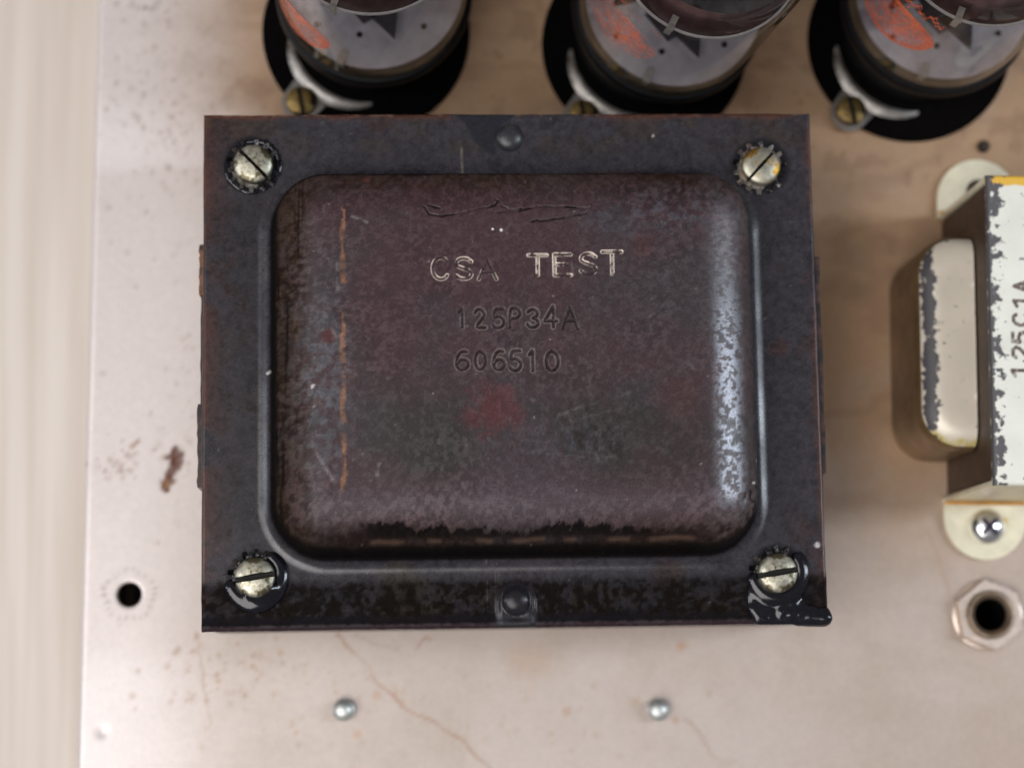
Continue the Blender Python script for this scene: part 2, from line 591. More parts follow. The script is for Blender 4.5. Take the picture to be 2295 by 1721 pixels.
# ------------------------------------------------------------------ power transformer
FL = 38.0                                  # height of the bell's flange above the chassis
HW, HH = 57.0, 47.9                        # half size of the flange
DX, DY, DR = 47.1, 38.1, 13.0              # foot of the dome
# strokes of the punched characters, unit boxes
GLY = {
    'C': [[(.95, .82), (.75, .98), (.4, 1), (.1, .8), (0, .5), (.1, .2), (.4, 0), (.75, .02), (.95, .18)]],
    'S': [[(.93, .82), (.7, .98), (.3, .98), (.06, .82), (.1, .62), (.5, .5), (.9, .38), (.95, .17), (.7, .02), (.3, .02), (.05, .18)]],
    'A': [[(0, 0), (.5, 1), (1, 0)], [(.2, .36), (.8, .36)]],
    'T': [[(0, 1), (1, 1)], [(.5, 1), (.5, 0)]],
    'E': [[(1, 1), (0, 1), (0, 0), (1, 0)], [(0, .52), (.75, .52)]],
    'P': [[(0, 0), (0, 1), (.65, 1), (.95, .85), (.95, .6), (.65, .45), (0, .45)]],
    '1': [[(.05, .8), (.55, 1), (.55, 0)]],
    '2': [[(.03, .78), (.25, .98), (.7, .98), (.95, .75), (.8, .5), (.05, .0), (1, 0)]],
    '3': [[(.05, .85), (.35, 1), (.75, .97), (.9, .75), (.7, .55), (.4, .52), (.75, .48), (.97, .25), (.75, .03), (.3, .0), (.03, .17)]],
    '4': [[(.72, 0), (.72, 1), (0, .3), (1, .3)]],
    '5': [[(.9, 1), (.15, 1), (.08, .55), (.5, .62), (.9, .5), (.97, .25), (.75, .03), (.3, 0), (.03, .15)]],
    '6': [[(.85, .95), (.5, .98), (.15, .75), (.02, .35), (.2, .05), (.6, 0), (.95, .15), (.97, .4), (.7, .55), (.3, .5), (.05, .3)]],
    '0': [[(.5, 1), (.15, .85), (.02, .5), (.15, .15), (.5, 0), (.85, .15), (.98, .5), (.85, .85), (.5, 1)]],
}
def rounded(pts, ch):
    if ch in 'AT4E1':
        return pts
    for _ in range(2):                      # corner cutting
        q = [pts[0]]
        for a, b in zip(pts[:-1], pts[1:]):
            q += [(a[0] * .75 + b[0] * .25, a[1] * .75 + b[1] * .25), (a[0] * .25 + b[0] * .75, a[1] * .25 + b[1] * .75)]
        pts = q + [pts[-1]]
    return pts


# letter, box in photo pixels, bare-metal strength
STAMP = [('C', 969, 1004, 577, 626, .8), ('S', 1020, 1059, 578, 626, .8), ('A', 1073, 1112, 582, 626, .45),
         ('T', 1185, 1225, 572, 617, 1.), ('E', 1243, 1279, 570, 617, 1.), ('S', 1300, 1337, 567, 615, 1.), ('T', 1351, 1393, 564, 615, 1.),
         ('1', 1028, 1042, 691, 733, .0), ('2', 1064, 1087, 692, 734, .0), ('5', 1105, 1130, 692, 735, .0), ('P', 1143, 1166, 690, 733, .0),
         ('3', 1182, 1208, 693, 734, .0), ('4', 1221, 1247, 687, 733, .0), ('A', 1261, 1294, 688, 737, -.6),
         ('6', 1022, 1050, 786, 829, .0), ('0', 1064, 1089, 786, 829, .0), ('6', 1105, 1131, 785, 829, .0), ('5', 1143, 1168, 786, 831, .0),
         ('1', 1186, 1200, 786, 831, .0), ('0', 1223, 1252, 786, 832, .0)]
TOPZ = FL + 15.5


def rr_sdf(x, y, hx, hy, r):
    qx = np.abs(x) - (hx - r)
    qy = np.abs(y) - (hy - r)
    return np.hypot(np.maximum(qx, 0), np.maximum(qy, 0)) + np.minimum(np.maximum(qx, qy), 0) - r


def dome_h(d):
    """height above the flange, d = distance in from the foot of the dome"""
    h = np.zeros_like(d)
    rf = 3.4
    t = np.clip(d / rf, 0, 0.985)
    h = np.where(d > 0, rf * (1 - np.sqrt(1 - t * t)), 0)
    w0, w1 = rf * 0.985, 3.75
    h0 = rf * (1 - math.sqrt(1 - 0.985 ** 2))
    hs = 8.0
    h = np.where(d > w0, h0 + (hs - h0) * np.clip((d - w0) / (w1 - w0), 0, 1), h)
    t = np.clip((d - w1) / 10.5, 0, 1)
    top = 15.2
    h = np.where(d > w1, hs + (top - hs) * (1 - (1 - t) ** 2.3) ** (1 / 1.75), h)
    return h


def bell_cover(root):
    tx0, ty1 = at2(905, 440, TOPZ)
    tx1, ty0 = at2(1420, 845, TOPZ)

    def axis(lo, hi, a, b, pads):
        c = [np.arange(lo, a, 0.34), np.arange(a, b, 0.135), np.arange(b, hi, 0.34), np.array([hi])]
        for p0, p1 in pads:
            c.append(np.arange(p0, p1, 0.12))
        v = np.unique(np.round(np.concatenate(c), 3))
        return v[np.concatenate([[True], np.diff(v) > 0.05])]

    xs = axis(-HW, HW, tx0, tx1, [(-DX, -DX + 4.4), (DX - 4.4, DX), (-HW, -HW + 1.2), (HW - 1.2, HW)])
    ys = axis(-HH, HH, ty0, ty1, [(-DY, -DY + 4.4), (DY - 4.4, DY), (-HH, -HH + 1.6), (HH - 1.2, HH)])
    xs[-1] = HW; ys[-1] = HH
    X, Y = np.meshgrid(xs, ys)
    x, y = X.ravel(), Y.ravel()
    d = -rr_sdf(x, y, DX, DY, DR)
    h = dome_h(d)
    z = FL + h
    # gentle crown, hand-beaten unevenness
    z = z + 0.7 * np.clip(1 - (x / 45) ** 2, 0, 1) * np.clip(1 - (y / 36) ** 2, 0, 1) * sstep(2, 9, d) + 0.10 * (fbm(x, y, 26, 4, 2) - 0.5) * sstep(-12, 3, d + 9)
    z = z + 0.05 * (fbm(x, y, 7, 14, 3) - 0.5)
    # rolled edges (deeper along the front)
    e = np.minimum(HW - np.abs(x), HH - y)
    z = z - np.where(e < 0.6, 0.6 - np.sqrt(np.clip(0.36 - (0.6 - e) ** 2, 0, None)), 0)
    e2 = y + HH
    z = z - np.where(e2 < 0.9, 0.9 - np.sqrt(np.clip(0.81 - (0.9 - e2) ** 2, 0, None)), 0)
    z = z + 0.05 * np.exp(-((e2 - 1.1) / 0.4) ** 2)
    edge_r = 1 - sstep(1.6, 2.6, e2)
    # front clinch boss, half buried in varnish
    bx, by = at2(1157, 1345, FL + 1)
    db = dist_polyline(x, y, [(bx, by - 0.6), (bx, -HH + 0.6)])
    z = z + 0.35 * (1 - sstep(2.4, 3.6, db)) + 0.28 * np.exp(-((db - 3.3) / 0.35) ** 2) * sstep(-HH + 1.5, -HH + 3.5, y)
    z = z + 1.3 * np.sqrt(np.clip(1 - ((x - bx) ** 2 + (y - by) ** 2) / 6.6, 0, 1)) - 0.35 * np.exp(-(((x - bx) ** 2 / 3.0 + (y - by + 3.0) ** 2 / 0.6)))
    # ---------------- stamped lettering
    groove = np.full(x.shape, 9.0)
    bare_glint = np.zeros_like(x)
    sel = (x > tx0 - 1) & (x < tx1 + 1) & (y > ty0 - 1) & (y < ty1 + 1)
    xs_, ys_ = x[sel], y[sel]
    g_, b_ = groove[sel], bare_glint[sel]
    zt = np.zeros_like(xs_)
    for ch, u0, u1, v0, v1, st in STAMP:
        p0 = at2(u0, v1, TOPZ + .3); p1 = at2(u1, v0, TOPZ + .3)
        dd = np.full(xs_.shape, 9.0)
        for s in GLY[ch]:
            pts = [(p0[0] + a * (p1[0] - p0[0]), p0[1] + b * (p1[1] - p0[1])) for a, b in rounded(s, ch)]
            dd = np.minimum(dd, dist_polyline(xs_, ys_, pts))
        deep = 0.30 if st <= 0 else 0.26
        zt = np.minimum(zt, -deep * (1 - sstep(0.05, 0.29, dd)))
        zt = zt + 0.07 * np.exp(-((dd - 0.38) / 0.10) ** 2)
        wear = fbm(xs_, ys_, 1.4, int(u0), 3)
        up = (ys_ - p0[1]) / (p1[1] - p0[1])
        if st > 0:
            f = st * np.exp(-((dd - 0.28) / 0.10) ** 2) * sstep(0.36, 0.56, wear + (0.26 * up - 0.12 if st > .9 else 0.10 * (st - .5) - 0.25 * (st < .5) * (up - .3)))
            f = np.maximum(f, st * 0.45 * (dd < 0.20) * sstep(0.57, 0.64, wear + (0.14 * up - .02 if st > .9 else -0.06)))
            b_ = np.maximum(b_, f)
        if st == 0:
            b_ = np.maximum(b_, 0.16 * np.exp(-((dd - 0.42) / 0.09) ** 2) * sstep(0.25, 0.6, wear))  # pale edge highlight painted round the plain numerals
        g_ = np.minimum(g_, dd + (0 if st < 0 else 0.14 if st > 0 else 0.06))
    z[sel] += zt
    groove[sel] = g_
    bare_glint[sel] = b_
    # scrawl scratched above the lettering
    scr = np.full(x.shape, 9.0)
    for pts in ([(948, 462), (962, 481), (985, 485), (1030, 477), (1070, 468), (1110, 460), (1118, 448), (1112, 445)],
                [(985, 465), (960, 458)], [(1125, 460), (1140, 470), (1115, 476), (1150, 473), (1200, 463), (1260, 462), (1320, 466), (1318, 474), (1285, 484), (1230, 495), (1190, 496)],
                [(1130, 475), (1170, 465)]):
        P = [at2(u, v, TOPZ) for u, v in pts]
        scr = np.minimum(scr, dist_polyline(x + 0.35 * (vnoise(x, y, .8, 3) - .5), y + 0.35 * (vnoise(x, y, .8, 4) - .5), P))
    z = z - 0.16 * (1 - sstep(0.05, 0.30, scr))
    # flaked paint low on the right shoulder
    crk = np.full(x.shape, 9.0)
    for pts in ([(1672, 1092), (1682, 1106), (1680, 1120), (1690, 1130), (1686, 1142)], [(1668, 1108), (1660, 1122), (1664, 1136), (1672, 1150), (1668, 1165)],
                [(1690, 1118), (1694, 1135), (1684, 1160), (1672, 1175)]):
        P = [at2(u, v, FL + 10) for u, v in pts]
        crk = np.minimum(crk, dist_polyline(x + 0.7 * (vnoise(x, y, .9, 33) - .5), y + 0.7 * (vnoise(x, y, .9, 34) - .5), P))
    z = z - 0.22 * (1 - sstep(0.08, 0.30, crk))

    # ---------------- colour of the aged paint
    n = len(x)
    big = fbm(x, y, 24, 41, 4); med = fbm(x, y, 8, 42, 4); sm = fbm(x, y, 2.2, 43, 4); ti = fbm(x, y, 0.9, 44, 2)
    dome = sstep(2.4, 3.8, d)
    grey = np.array((0.038, 0.036, 0.040))
    col = np.tile(grey[None], (n, 1))
    rough = np.full(n, 0.44)
    # maroon undertone of the dome, broken by grey
    mar = dome * (0.35 + 0.65 * sstep(0.30, 0.62, 0.55 * big + 0.45 * med))
    col = mixc(col, (0.053, 0.0255, 0.0295), 0.92 * mar)
    # flange: slate, with red-brown at the left margin and corners
    fl = 1 - dome
    col = mixc(col, (0.041, 0.0365, 0.045), fl)
    lf = fl * sstep(-49.5, -56.5, x) * sstep(0.30, 0.60, med + 0.25 * sstep(20, 40, y))
    col = mixc(col, (0.060, 0.026, 0.022), 0.8 * lf)
    col = mixc(col, (0.050, 0.027, 0.027), 0.7 * fl * sstep(0.56, 0.68, sm * 0.5 + med * 0.5) * sstep(-40, -52, x))
    col = mixc(col, (0.058, 0.027, 0.024), 0.75 * fl * sstep(0.53, 0.66, 0.6 * fbm(x, y, 10, 161, 3) + 0.4 * sm) * np.maximum(sstep(-46, -52, x), np.maximum(0.8 * sstep(40, 44, y), 0.7 * sstep(48, 54, x))))
    # olive-brown bloom on the front flange
    mo = fl * sstep(0.46, 0.60, 0.45 * sm + 0.55 * fbm(x, y, 1.3, 47, 3))
    col = mixc(col, (0.020, 0.018, 0.019), 0.35 * mo)
    fr = fl * sstep(-39, -45, y) * sstep(0.42, 0.62, 0.5 * med + 0.5 * sm)
    col = mixc(col, (0.048, 0.034, 0.020), 0.9 * fr)
    col = mixc(col, (0.045, 0.030, 0.022), 0.6 * fl * sstep(38, 44, y) * sstep(0.5, 0.65, med))
    # rusty slopes: left, back and lower shoulders
    slope = dome * (1 - sstep(8, 12, d + 2.0 * (sm - .5)))
    lr = slope * np.maximum(sstep(-30, -38, x), np.maximum(sstep(27, 33, y) * 0.8, 0.75 * sstep(-27, -32, y)))
    col = mixc(col, (0.036, 0.017, 0.010), lr * (0.55 + 0.6 * sstep(0.35, 0.65, sm)))
    rough = rough + 0.12 * lr
    stre = sstep(0.55, 0.75, fbm(x * 3.0, y * 0.12, 2.5, 71, 3)) * slope * sstep(-34, -40, x)
    col = mixc(col, (0.004, 0.003, 0.003), 0.8 * stre)
    # worn bluish grey patches
    gx, gy = at2(725, 870, TOPZ)
    wl = np.exp(-(((x - gx) / 5.0) ** 2 + ((y - gy) / 17) ** 2)) * sstep(0.40, 0.60, ti * 0.6 + sm * 0.4)
    col = mixc(col, (0.085, 0.088, 0.100), 0.8 * wl)
    gx, gy = at2(1250, 1000, TOPZ)
    wl2 = np.exp(-(((x - gx) / 9.0) ** 2 + ((y - gy) / 3.2) ** 2)) * sstep(0.35, 0.65, ti)
    col = mixc(col, (0.062, 0.065, 0.090), 0.8 * wl2)
    gx, gy = at2(1500, 480, TOPZ)
    col = mixc(col, (0.060, 0.062, 0.072), 0.55 * np.exp(-(((x - gx) / 15.0) ** 2 + ((y - gy) / 4.5) ** 2)) * sstep(.4, .6, ti))
    # dark greasy area lower right, red blush, purple front band
    gx, gy = at2(1400, 985, TOPZ)
    gr = np.exp(-(((x - gx) / 19.0) ** 2 + ((y - gy) / 8.5) ** 2) ** 1.6) * (0.55 + 0.8 * (sm - 0.3))
    col = mixc(col, (0.021, 0.020, 0.017), 0.85 * gr)
    gx, gy = at2(960, 970, TOPZ)
    col = mixc(col, (0.026, 0.025, 0.022), 0.7 * np.exp(-(((x - gx) / 11.0) ** 2 + ((y - gy) / 9) ** 2) ** 1.5))
    gx, gy = at2(1108, 918, TOPZ)
    rd = (1 - sstep(0.45, 1.15, np.hypot((x - gx) / 5.6, (y - gy) / 5.2) + 1.1 * (sm - .5) + 0.5 * (ti - .5))) * (0.6 + 0.6 * ti)
    col = mixc(col, (0.088, 0.022, 0.025), 0.8 * rd)
    for u, v, r_, c, f0 in ((735, 755, 1.5, (0.075, 0.020, 0.020), .8), (1190, 1110, 14, (0.050, 0.034, 0.042), .5), (1500, 1290, 3.5, (0.05, 0.03, 0.026), .6),
                            (820, 390, 1.2, (0.10, 0.035, 0.028), .8), (1440, 555, 2.6, (0.062, 0.026, 0.026), .6), (1520, 880, 5, (0.060, 0.027, 0.027), .6),
                            (1250, 780, 9, (0.050, 0.030, 0.030), .5), (1780, 750, 2.2, (0.062, 0.026, 0.026), .6), (900, 1300, 5, (0.05, 0.037, 0.016), .5)):
        gx, gy = at2(u, v, TOPZ if f0 != .6 or v < 1250 else FL)
        col = mixc(col, c, f0 * (1 - sstep(0.4, 1.1, np.hypot(x - gx, y - gy) / r_ + 0.9 * (sm - .5))))
    pb = dome * np.exp(-(((y + 26.6) / 3.4) ** 2)) * sstep(-41, -34, x) * sstep(41, 34, x)  # purple band, lightened in colour for the front light it reflects
    col = mixc(col, (0.074, 0.052, 0.062), 0.75 * pb * (0.55 + 0.9 * (sm - .3)))
    # ragged black fringe along the front shoulder
    fv = -(y + 30.3) / 1.5 + 2.6 * (fbm(x, y, 1.5, 88, 4, 0.7) - 0.5) + 1.8 * (fbm(x, y * .3, 12, 87, 2) - .5)
    fringe = dome * sstep(0.0, 0.55, fv) * sstep(-33, -31.6, y) * sstep(-33, -24, x) * sstep(35, 24, x)
    col = mixc(col, (0.004, 0.0035, 0.004), 0.92 * fringe)
    rough = rough + 0.3 * fringe
    # rubbed copper-brown line on the left of the crown, broken into dashes
    lx = np.interp(y, [at(770, 1110, TOPZ)[1], at(770, 460, TOPZ)[1]], [at(771, 1110, TOPZ)[0], at(768, 460, TOPZ)[0]])
    ly0, ly1 = at(770, 1100, TOPZ)[1], at(770, 462, TOPZ)[1]
    dash = sstep(0.30, 0.48, fbm(y * 0 + 3, y, 4.5, 193, 4)) * sstep(ly0 - .6, ly0 + .6, y) * sstep(ly1 + .6, ly1 - .6, y)
    wd = 0.14 + 0.5 * vnoise(x * 0, y, 3.2, 95)
    cl = dash * (1 - sstep(wd * 0.7, wd * 1.35, np.abs(x - lx + 0.5 * (vnoise(x * 0, y, 1.5, 94) - .5)))) * sstep(0.2, 0.45, ti)
    col = mixc(col, (0.23, 0.108, 0.060), 0.85 * cl * (0.5 + 0.9 * sm))
    # fine scratches
    r = np.random.default_rng(5)
    sc = [((700, 1000), (765, 1105), .5), ((790, 485), (822, 498), .5), ((1250, 930), (1412, 880), .10), ((1280, 945), (1390, 915), .10), ((1190, 965), (1310, 905), .08),
          ((1180, 985), (1420, 1035), .07), ((735, 800), (805, 845), .14), ((700, 760), (720, 740), .14), ((1170, 1010), (1310, 1025), .08), ((850, 1040), (846, 1065), .5),
          ((756, 590), (757, 655), .35), ((725, 700), (760, 770), .25)]
    for _ in range(46):
        u, v = r.uniform(680, 1600), r.uniform(430, 1120)
        a, L = r.uniform(0, 3.14), r.uniform(5, 26)
        sc.append(((u, v), (u + L * math.cos(a), v + L * math.sin(a)), r.uniform(.05, .17)))
    for a, b, st in sc:
        A, B = at2(*a, TOPZ), at2(*b, TOPZ)
        m = (x > min(A[0], B[0]) - 1) & (x < max(A[0], B[0]) + 1) & (y > min(A[1], B[1]) - 1) & (y < max(A[1], B[1]) + 1)
        f = 0.8 * st * (1 - sstep(0.08, 0.40, dist_polyline(x[m], y[m], [A, B]))) * sstep(.15, .6, vnoise(x[m], y[m], 1.2, 8))
        col[m] = mixc(col[m], (0.30, 0.28, 0.28), f)
    for u, st in ((1090, .35), (1116, .2), (1033, .3), (1110, .2), (1035, .35)):
        v0, v1 = (1255, 1370) if u > 1080 else (330, 392)
        A, B = at2(u, v0, FL), at2(u + 2, v1, FL)
        m = (np.abs(x - A[0]) < 1.2)
        f = st * (1 - sstep(0.08, 0.28, dist_polyline(x[m], y[m], [A, B]))) * fl[m] * sstep(.3, .6, vnoise(x[m], y[m], 1.5, 3))
        col[m] = mixc(col[m], (0.32, 0.27, 0.20), f)
    # pale dust specks
    for _ in range(200):
        px, py = r.uniform(-HW, HW), r.uniform(-HH, HH)
        q, st = r.uniform(0.03, 0.12), r.uniform(.1, .6) ** 1.5
        m = (np.abs(x - px) < .6) & (np.abs(y - py) < .6)
        col[m] = mixc(col[m], (0.42, 0.39, 0.37), st * (1 - sstep(q, q * 2.2, np.hypot(x[m] - px, y[m] - py))))
    for u, v, zz, q in ((1832, 1221, FL, .46), (1694, 1033, FL + 8, .24), (1683, 1086, FL + 8, .24), (1104, 514, TOPZ, .20), (1123, 516, TOPZ, .24), (1464, 305, FL, .22),
                        (606, 836, FL, .3), (600, 838, FL, .26), (703, 873, TOPZ - 5, .3)):
        px, py = at2(u, v, zz)
        col = mixc(col, (0.75, 0.72, 0.70), .92 * (1 - sstep(q * .7, q * 1.5, np.hypot(x - px, y - py))))
    # reddish raw edges of the flange: back, right and left
    ed = np.maximum(sstep(HH - 1.5 + 1.6 * (sm - .5), HH - 0.4, y), np.maximum(sstep(HW - 1.6 + 2.4 * (sm - .5), HW - 0.5, x), sstep(-HW + 1.9 + 3 * (sm - .5), -HW + .5, x)) * 0.8)
    col = mixc(col, (0.098, 0.035, 0.022), 0.8 * ed * sstep(0.33, 0.55, med))
    col = mixc(col, (0.30, 0.16, 0.10), 0.7 * sstep(HH - .6, HH - .2, y) * sstep(.56, .64, sm))
    # soot: fine black mottling over everything, heaviest low on the slopes and at the margins
    so = 0.22 * fbm(x, y, 2.6, 131, 4, 0.75) + 0.78 * fbm(x, y, 0.85, 132, 3, 0.75)
    big2 = fbm(x, y, 13, 133, 3)
    amp = 0.30 * fl + (1 - fl) * (0.15 + 0.24 * sstep(0.48, 0.66, big2) + 0.22 * (1 - sstep(8, 13, d)))
    amp = np.clip(amp, 0, 0.9)
    k = 1 - amp * 0.72 + amp * 1.25 * sstep(0.36, 0.62, so)
    k = k * (1 - 0.16 * (1 - fl) - 0.33 * fl)
    col = col * k[:, None]
    slope_shade = dome * (1 - sstep(6.0, 8.5, d + 1.6 * (sm - .5))) * np.maximum(sstep(-26, -33, y), 0.5 * sstep(-34, -41, x))  # shade on the front and left slopes, painted into the colour
    col = mixc(col, (0.008, 0.006, 0.005), 0.72 * slope_shade)
    br = np.exp(-((d - 5.3 - 0.5 * (vnoise(x, y * .3, 4, 7) - .5)) / 0.35) ** 2) * sstep(-29, -33, y) * sstep(.3, .6, vnoise(x, y * 0, 3, 17))
    col = mixc(col, (0.060, 0.030, 0.018), 0.8 * br)
    rough = rough + 0.2 * slope_shade
    front_shade = (1 - (1 - sstep(3.0, 4.2, db))) * fl * sstep(-38.0, -40.4, y + 0.8 * (sm - .5)) * (0.62 + 0.38 * sstep(0.42, 0.56, 0.5 * sm + 0.5 * ti))  # front flange blackened in colour for the dark surroundings it mirrors
    col = mixc(col, (0.0055, 0.0042, 0.0034), 0.93 * front_shade)
    # black varnish: fillets, front edge, stain by the back rivet
    P = np.array([at2(u, v, FL) for u, v in ((1022, 258), (1042, 280), (1062, 318), (1080, 335), (1104, 352), (1112, 345), (1108, 318), (1116, 290), (1150, 262), (1150, 252), (1020, 250))])
    ins = np.zeros(n, bool)
    j = len(P) - 1
    for i in range(len(P)):
        c1 = ((P[i, 1] > y) != (P[j, 1] > y)) & (x < (P[j, 0] - P[i, 0]) * (y - P[i, 1]) / (P[j, 1] - P[i, 1] + 1e-12) + P[i, 0])
        ins ^= c1
        j = i
    col = mixc(col, (0.012, 0.012, 0.017), 0.9 * ins)
    rough = np.where(ins, 0.42, rough)
    z = z + 0.03 * ins
    ve = fl * (1 - sstep(1.9, 3.2, e2 + 2.6 * (sm - .5)))
    col = mixc(col, (0.007, 0.006, 0.007), 0.9 * ve * sstep(0.6, 1.4, e2))
    col = mixc(col, (0.030, 0.018, 0.022), 0.8 * (1 - sstep(0.5, 1.2, e2)))
    corner = np.exp(-((np.hypot(x - 50.0, y + 44.5) / 5.5) ** 2))
    col = mixc(col, (0.006, 0.006, 0.008), 0.8 * corner * fl)
    for u, v in ((567, 368), (1706, 372), (575, 1298), (1745, 1287)):
        px, py = at2(u, v, FL)
        f = 1 - sstep(4.6, 6.0, np.hypot(x - px, y - py) + 0.8 * (sm - .5))
        col = mixc(col, (0.007, 0.007, 0.010), 0.85 * f)
        rough = rough - 0.14 * f
    dbm = 1 - sstep(3.0, 4.2, db)
    col = mixc(col, (0.012, 0.011, 0.014), 0.85 * dbm)
    rough = rough - 0.02 * dbm
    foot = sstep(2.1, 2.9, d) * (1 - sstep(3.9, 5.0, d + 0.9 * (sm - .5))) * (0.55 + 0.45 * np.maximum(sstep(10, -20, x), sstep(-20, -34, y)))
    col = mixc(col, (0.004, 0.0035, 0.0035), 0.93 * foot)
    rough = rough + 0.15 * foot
    # dark fill in scrawl, cracks and the deep letters
    col = mixc(col, (0.006, 0.005, 0.006), 0.9 * (1 - sstep(0.08, 0.28, scr)) * sstep(.2, .5, vnoise(x, y, 2, 6)))
    col = mixc(col, (0.006, 0.004, 0.004), 0.9 * (1 - sstep(0.10, 0.30, crk)))
    col = mixc(col, (0.006, 0.005, 0.005), 0.62 * (1 - sstep(0.10, 0.28, groove)))
    col = mixc(col, (0.66, 0.56, 0.47), np.clip(bare_glint, 0, 1) * 0.95)
    # gloss: smooth slate bloom on fillets and shoulder, matt speckle where the paint chalks
    spk = sstep(0.46, 0.58, 0.5 * ti + 0.5 * fbm(x, y, 0.55, 46, 2))
    rough = rough + dome * 0.05 * (spk - .5) + 0.10 * (med - .5)
    # paint rubbed through to steel along the right shoulder
    wr = sstep(34.2, 36.4, x + 1.6 * (sm - .5)) * sstep(41.2, 39.6, x + 1.2 * (sm - .5)) * sstep(-31, -24, y) * sstep(27, 19, y) * (0.35 + 0.65 * sstep(14, 2, y))
    wr = wr * (1 - 0.93 * sstep(0.50, 0.57, 0.45 * ti + 0.55 * fbm(x, y, 0.6, 46, 2) + 0.25 * (sm - .5)))
    col = mixc(col, (0.20, 0.205, 0.225), 0.75 * wr)
    rough = rough - 0.10 * wr
    rough = rough - 0.13 * fl - 0.10 * np.exp(-((d - 1.4) / 1.2) ** 2) * (0.3 + 0.9 * med)
    rough = np.clip(rough - 0.1 * fr + 0.1 * lr + 0.2 * edge_r, 0.18, 0.8)
    metal = np.clip(np.maximum(bare_glint * 0.6, 0.55 * wr), 0, 1)
    # lacquer keeps its shine on the rubbed shoulder and the fillet; soot and the painted front darkness are dead matt
    spec = 0.24 + 0.10 * fl - 0.28 * front_shade + 0.42 * np.exp(-((d - 1.4) / 0.9) ** 2) * sstep(.25, .7, fbm(x, y, 9, 151, 3)) * (1 - 0.5 * sstep(-30, -36, y)) + 0.35 * sstep(32, 37, x) * dome
    spec = spec + 0.25 * sstep(0.5, 0.65, so) * (1 - fl) * 0.6
    lum = col.mean(1)
    spec = np.clip(spec * (0.12 + 0.88 * sstep(0.006, 0.022, lum)), 0.02, 0.8)
    spec = np.where(ins, 0.35, spec)
    spec = np.maximum(spec, 0.30 * dbm)
    for u, v in ((567, 368), (1706, 372), (575, 1298), (1745, 1287)):
        px, py = at2(u, v, FL)
        spec = np.where(np.hypot(x - px, y - py) < 5.6, 0.35, spec)
    ny, nx = X.shape
    V = np.stack([x, y, z], 1)
    idx = np.arange(nx * ny).reshape(ny, nx)
    F = np.stack([idx[:-1, :-1], idx[:-1, 1:], idx[1:, 1:], idx[1:, :-1]], -1).reshape(-1, 4)
    # turned-down skirt so the flange has the thickness of sheet steel
    per = np.concatenate([idx[0, :], idx[1:, -1], idx[-1, -2::-1], idx[-2:0:-1, 0]])
    wob = 0.16 * (fbm(V[:, 0], V[:, 1], 16, 171, 3) - .5) + 0.10 * (vnoise(V[:, 0], V[:, 1], 2.2, 172) - .5)
    near = sstep(2.0, 0.0, np.minimum(HW - np.abs(V[:, 0]), 99))
    V[:, 0] += wob * near * np.sign(V[:, 0])
    near = sstep(2.0, 0.0, HH - np.abs(V[:, 1]))
    V[:, 1] += wob * near * np.sign(V[:, 1])
    sk = V[per].copy(); sk[:, 2] = FL - 2.0
    o = len(V)
    V = np.concatenate([V, sk])
    k = np.arange(len(per))
    F = np.concatenate([F, np.stack([per, o + k, o + np.roll(k, -1), np.roll(per, -1)], -1)])
    ex = lambda a: np.concatenate([a, a[per]])
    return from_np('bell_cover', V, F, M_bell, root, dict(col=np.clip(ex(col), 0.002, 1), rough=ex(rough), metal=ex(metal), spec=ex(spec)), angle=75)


def meta_blob(name, elems, mat, parent, res=0.42):
    mb = bpy.data.metaballs.new(name)
    mb.resolution = res
    mb.render_resolution = res
    mb.threshold = 0.35
    for (x, y, z, r, sx, sy, sz) in elems:
        e = mb.elements.new(type='ELLIPSOID')
        e.co = (x, y, z)
        e.radius = r * 1.75
        e.size_x, e.size_y, e.size_z = sx, sy, sz
    o = bpy.data.objects.new(name + '_tmp', mb)
    C.objects.link(o)
    dg = bpy.context.evaluated_depsgraph_get()
    me = bpy.data.meshes.new_from_object(o.evaluated_get(dg))
    bpy.data.objects.remove(o)
    bpy.data.metaballs.remove(mb)
    me.name = name
    sm_ = bmesh.new()
    sm_.from_mesh(me)
    for _ in range(5):
        bmesh.ops.smooth_vert(sm_, verts=sm_.verts, factor=0.5, use_axis_x=True, use_axis_y=True, use_axis_z=True)
    sm_.to_mesh(me)
    sm_.free()
    co = np.empty(len(me.vertices) * 3)
    me.vertices.foreach_get('co', co)
    me.vertices.foreach_set('co', co * S)
    me.materials.clear()
    return finish(name, me, mat, parent, angle=180)


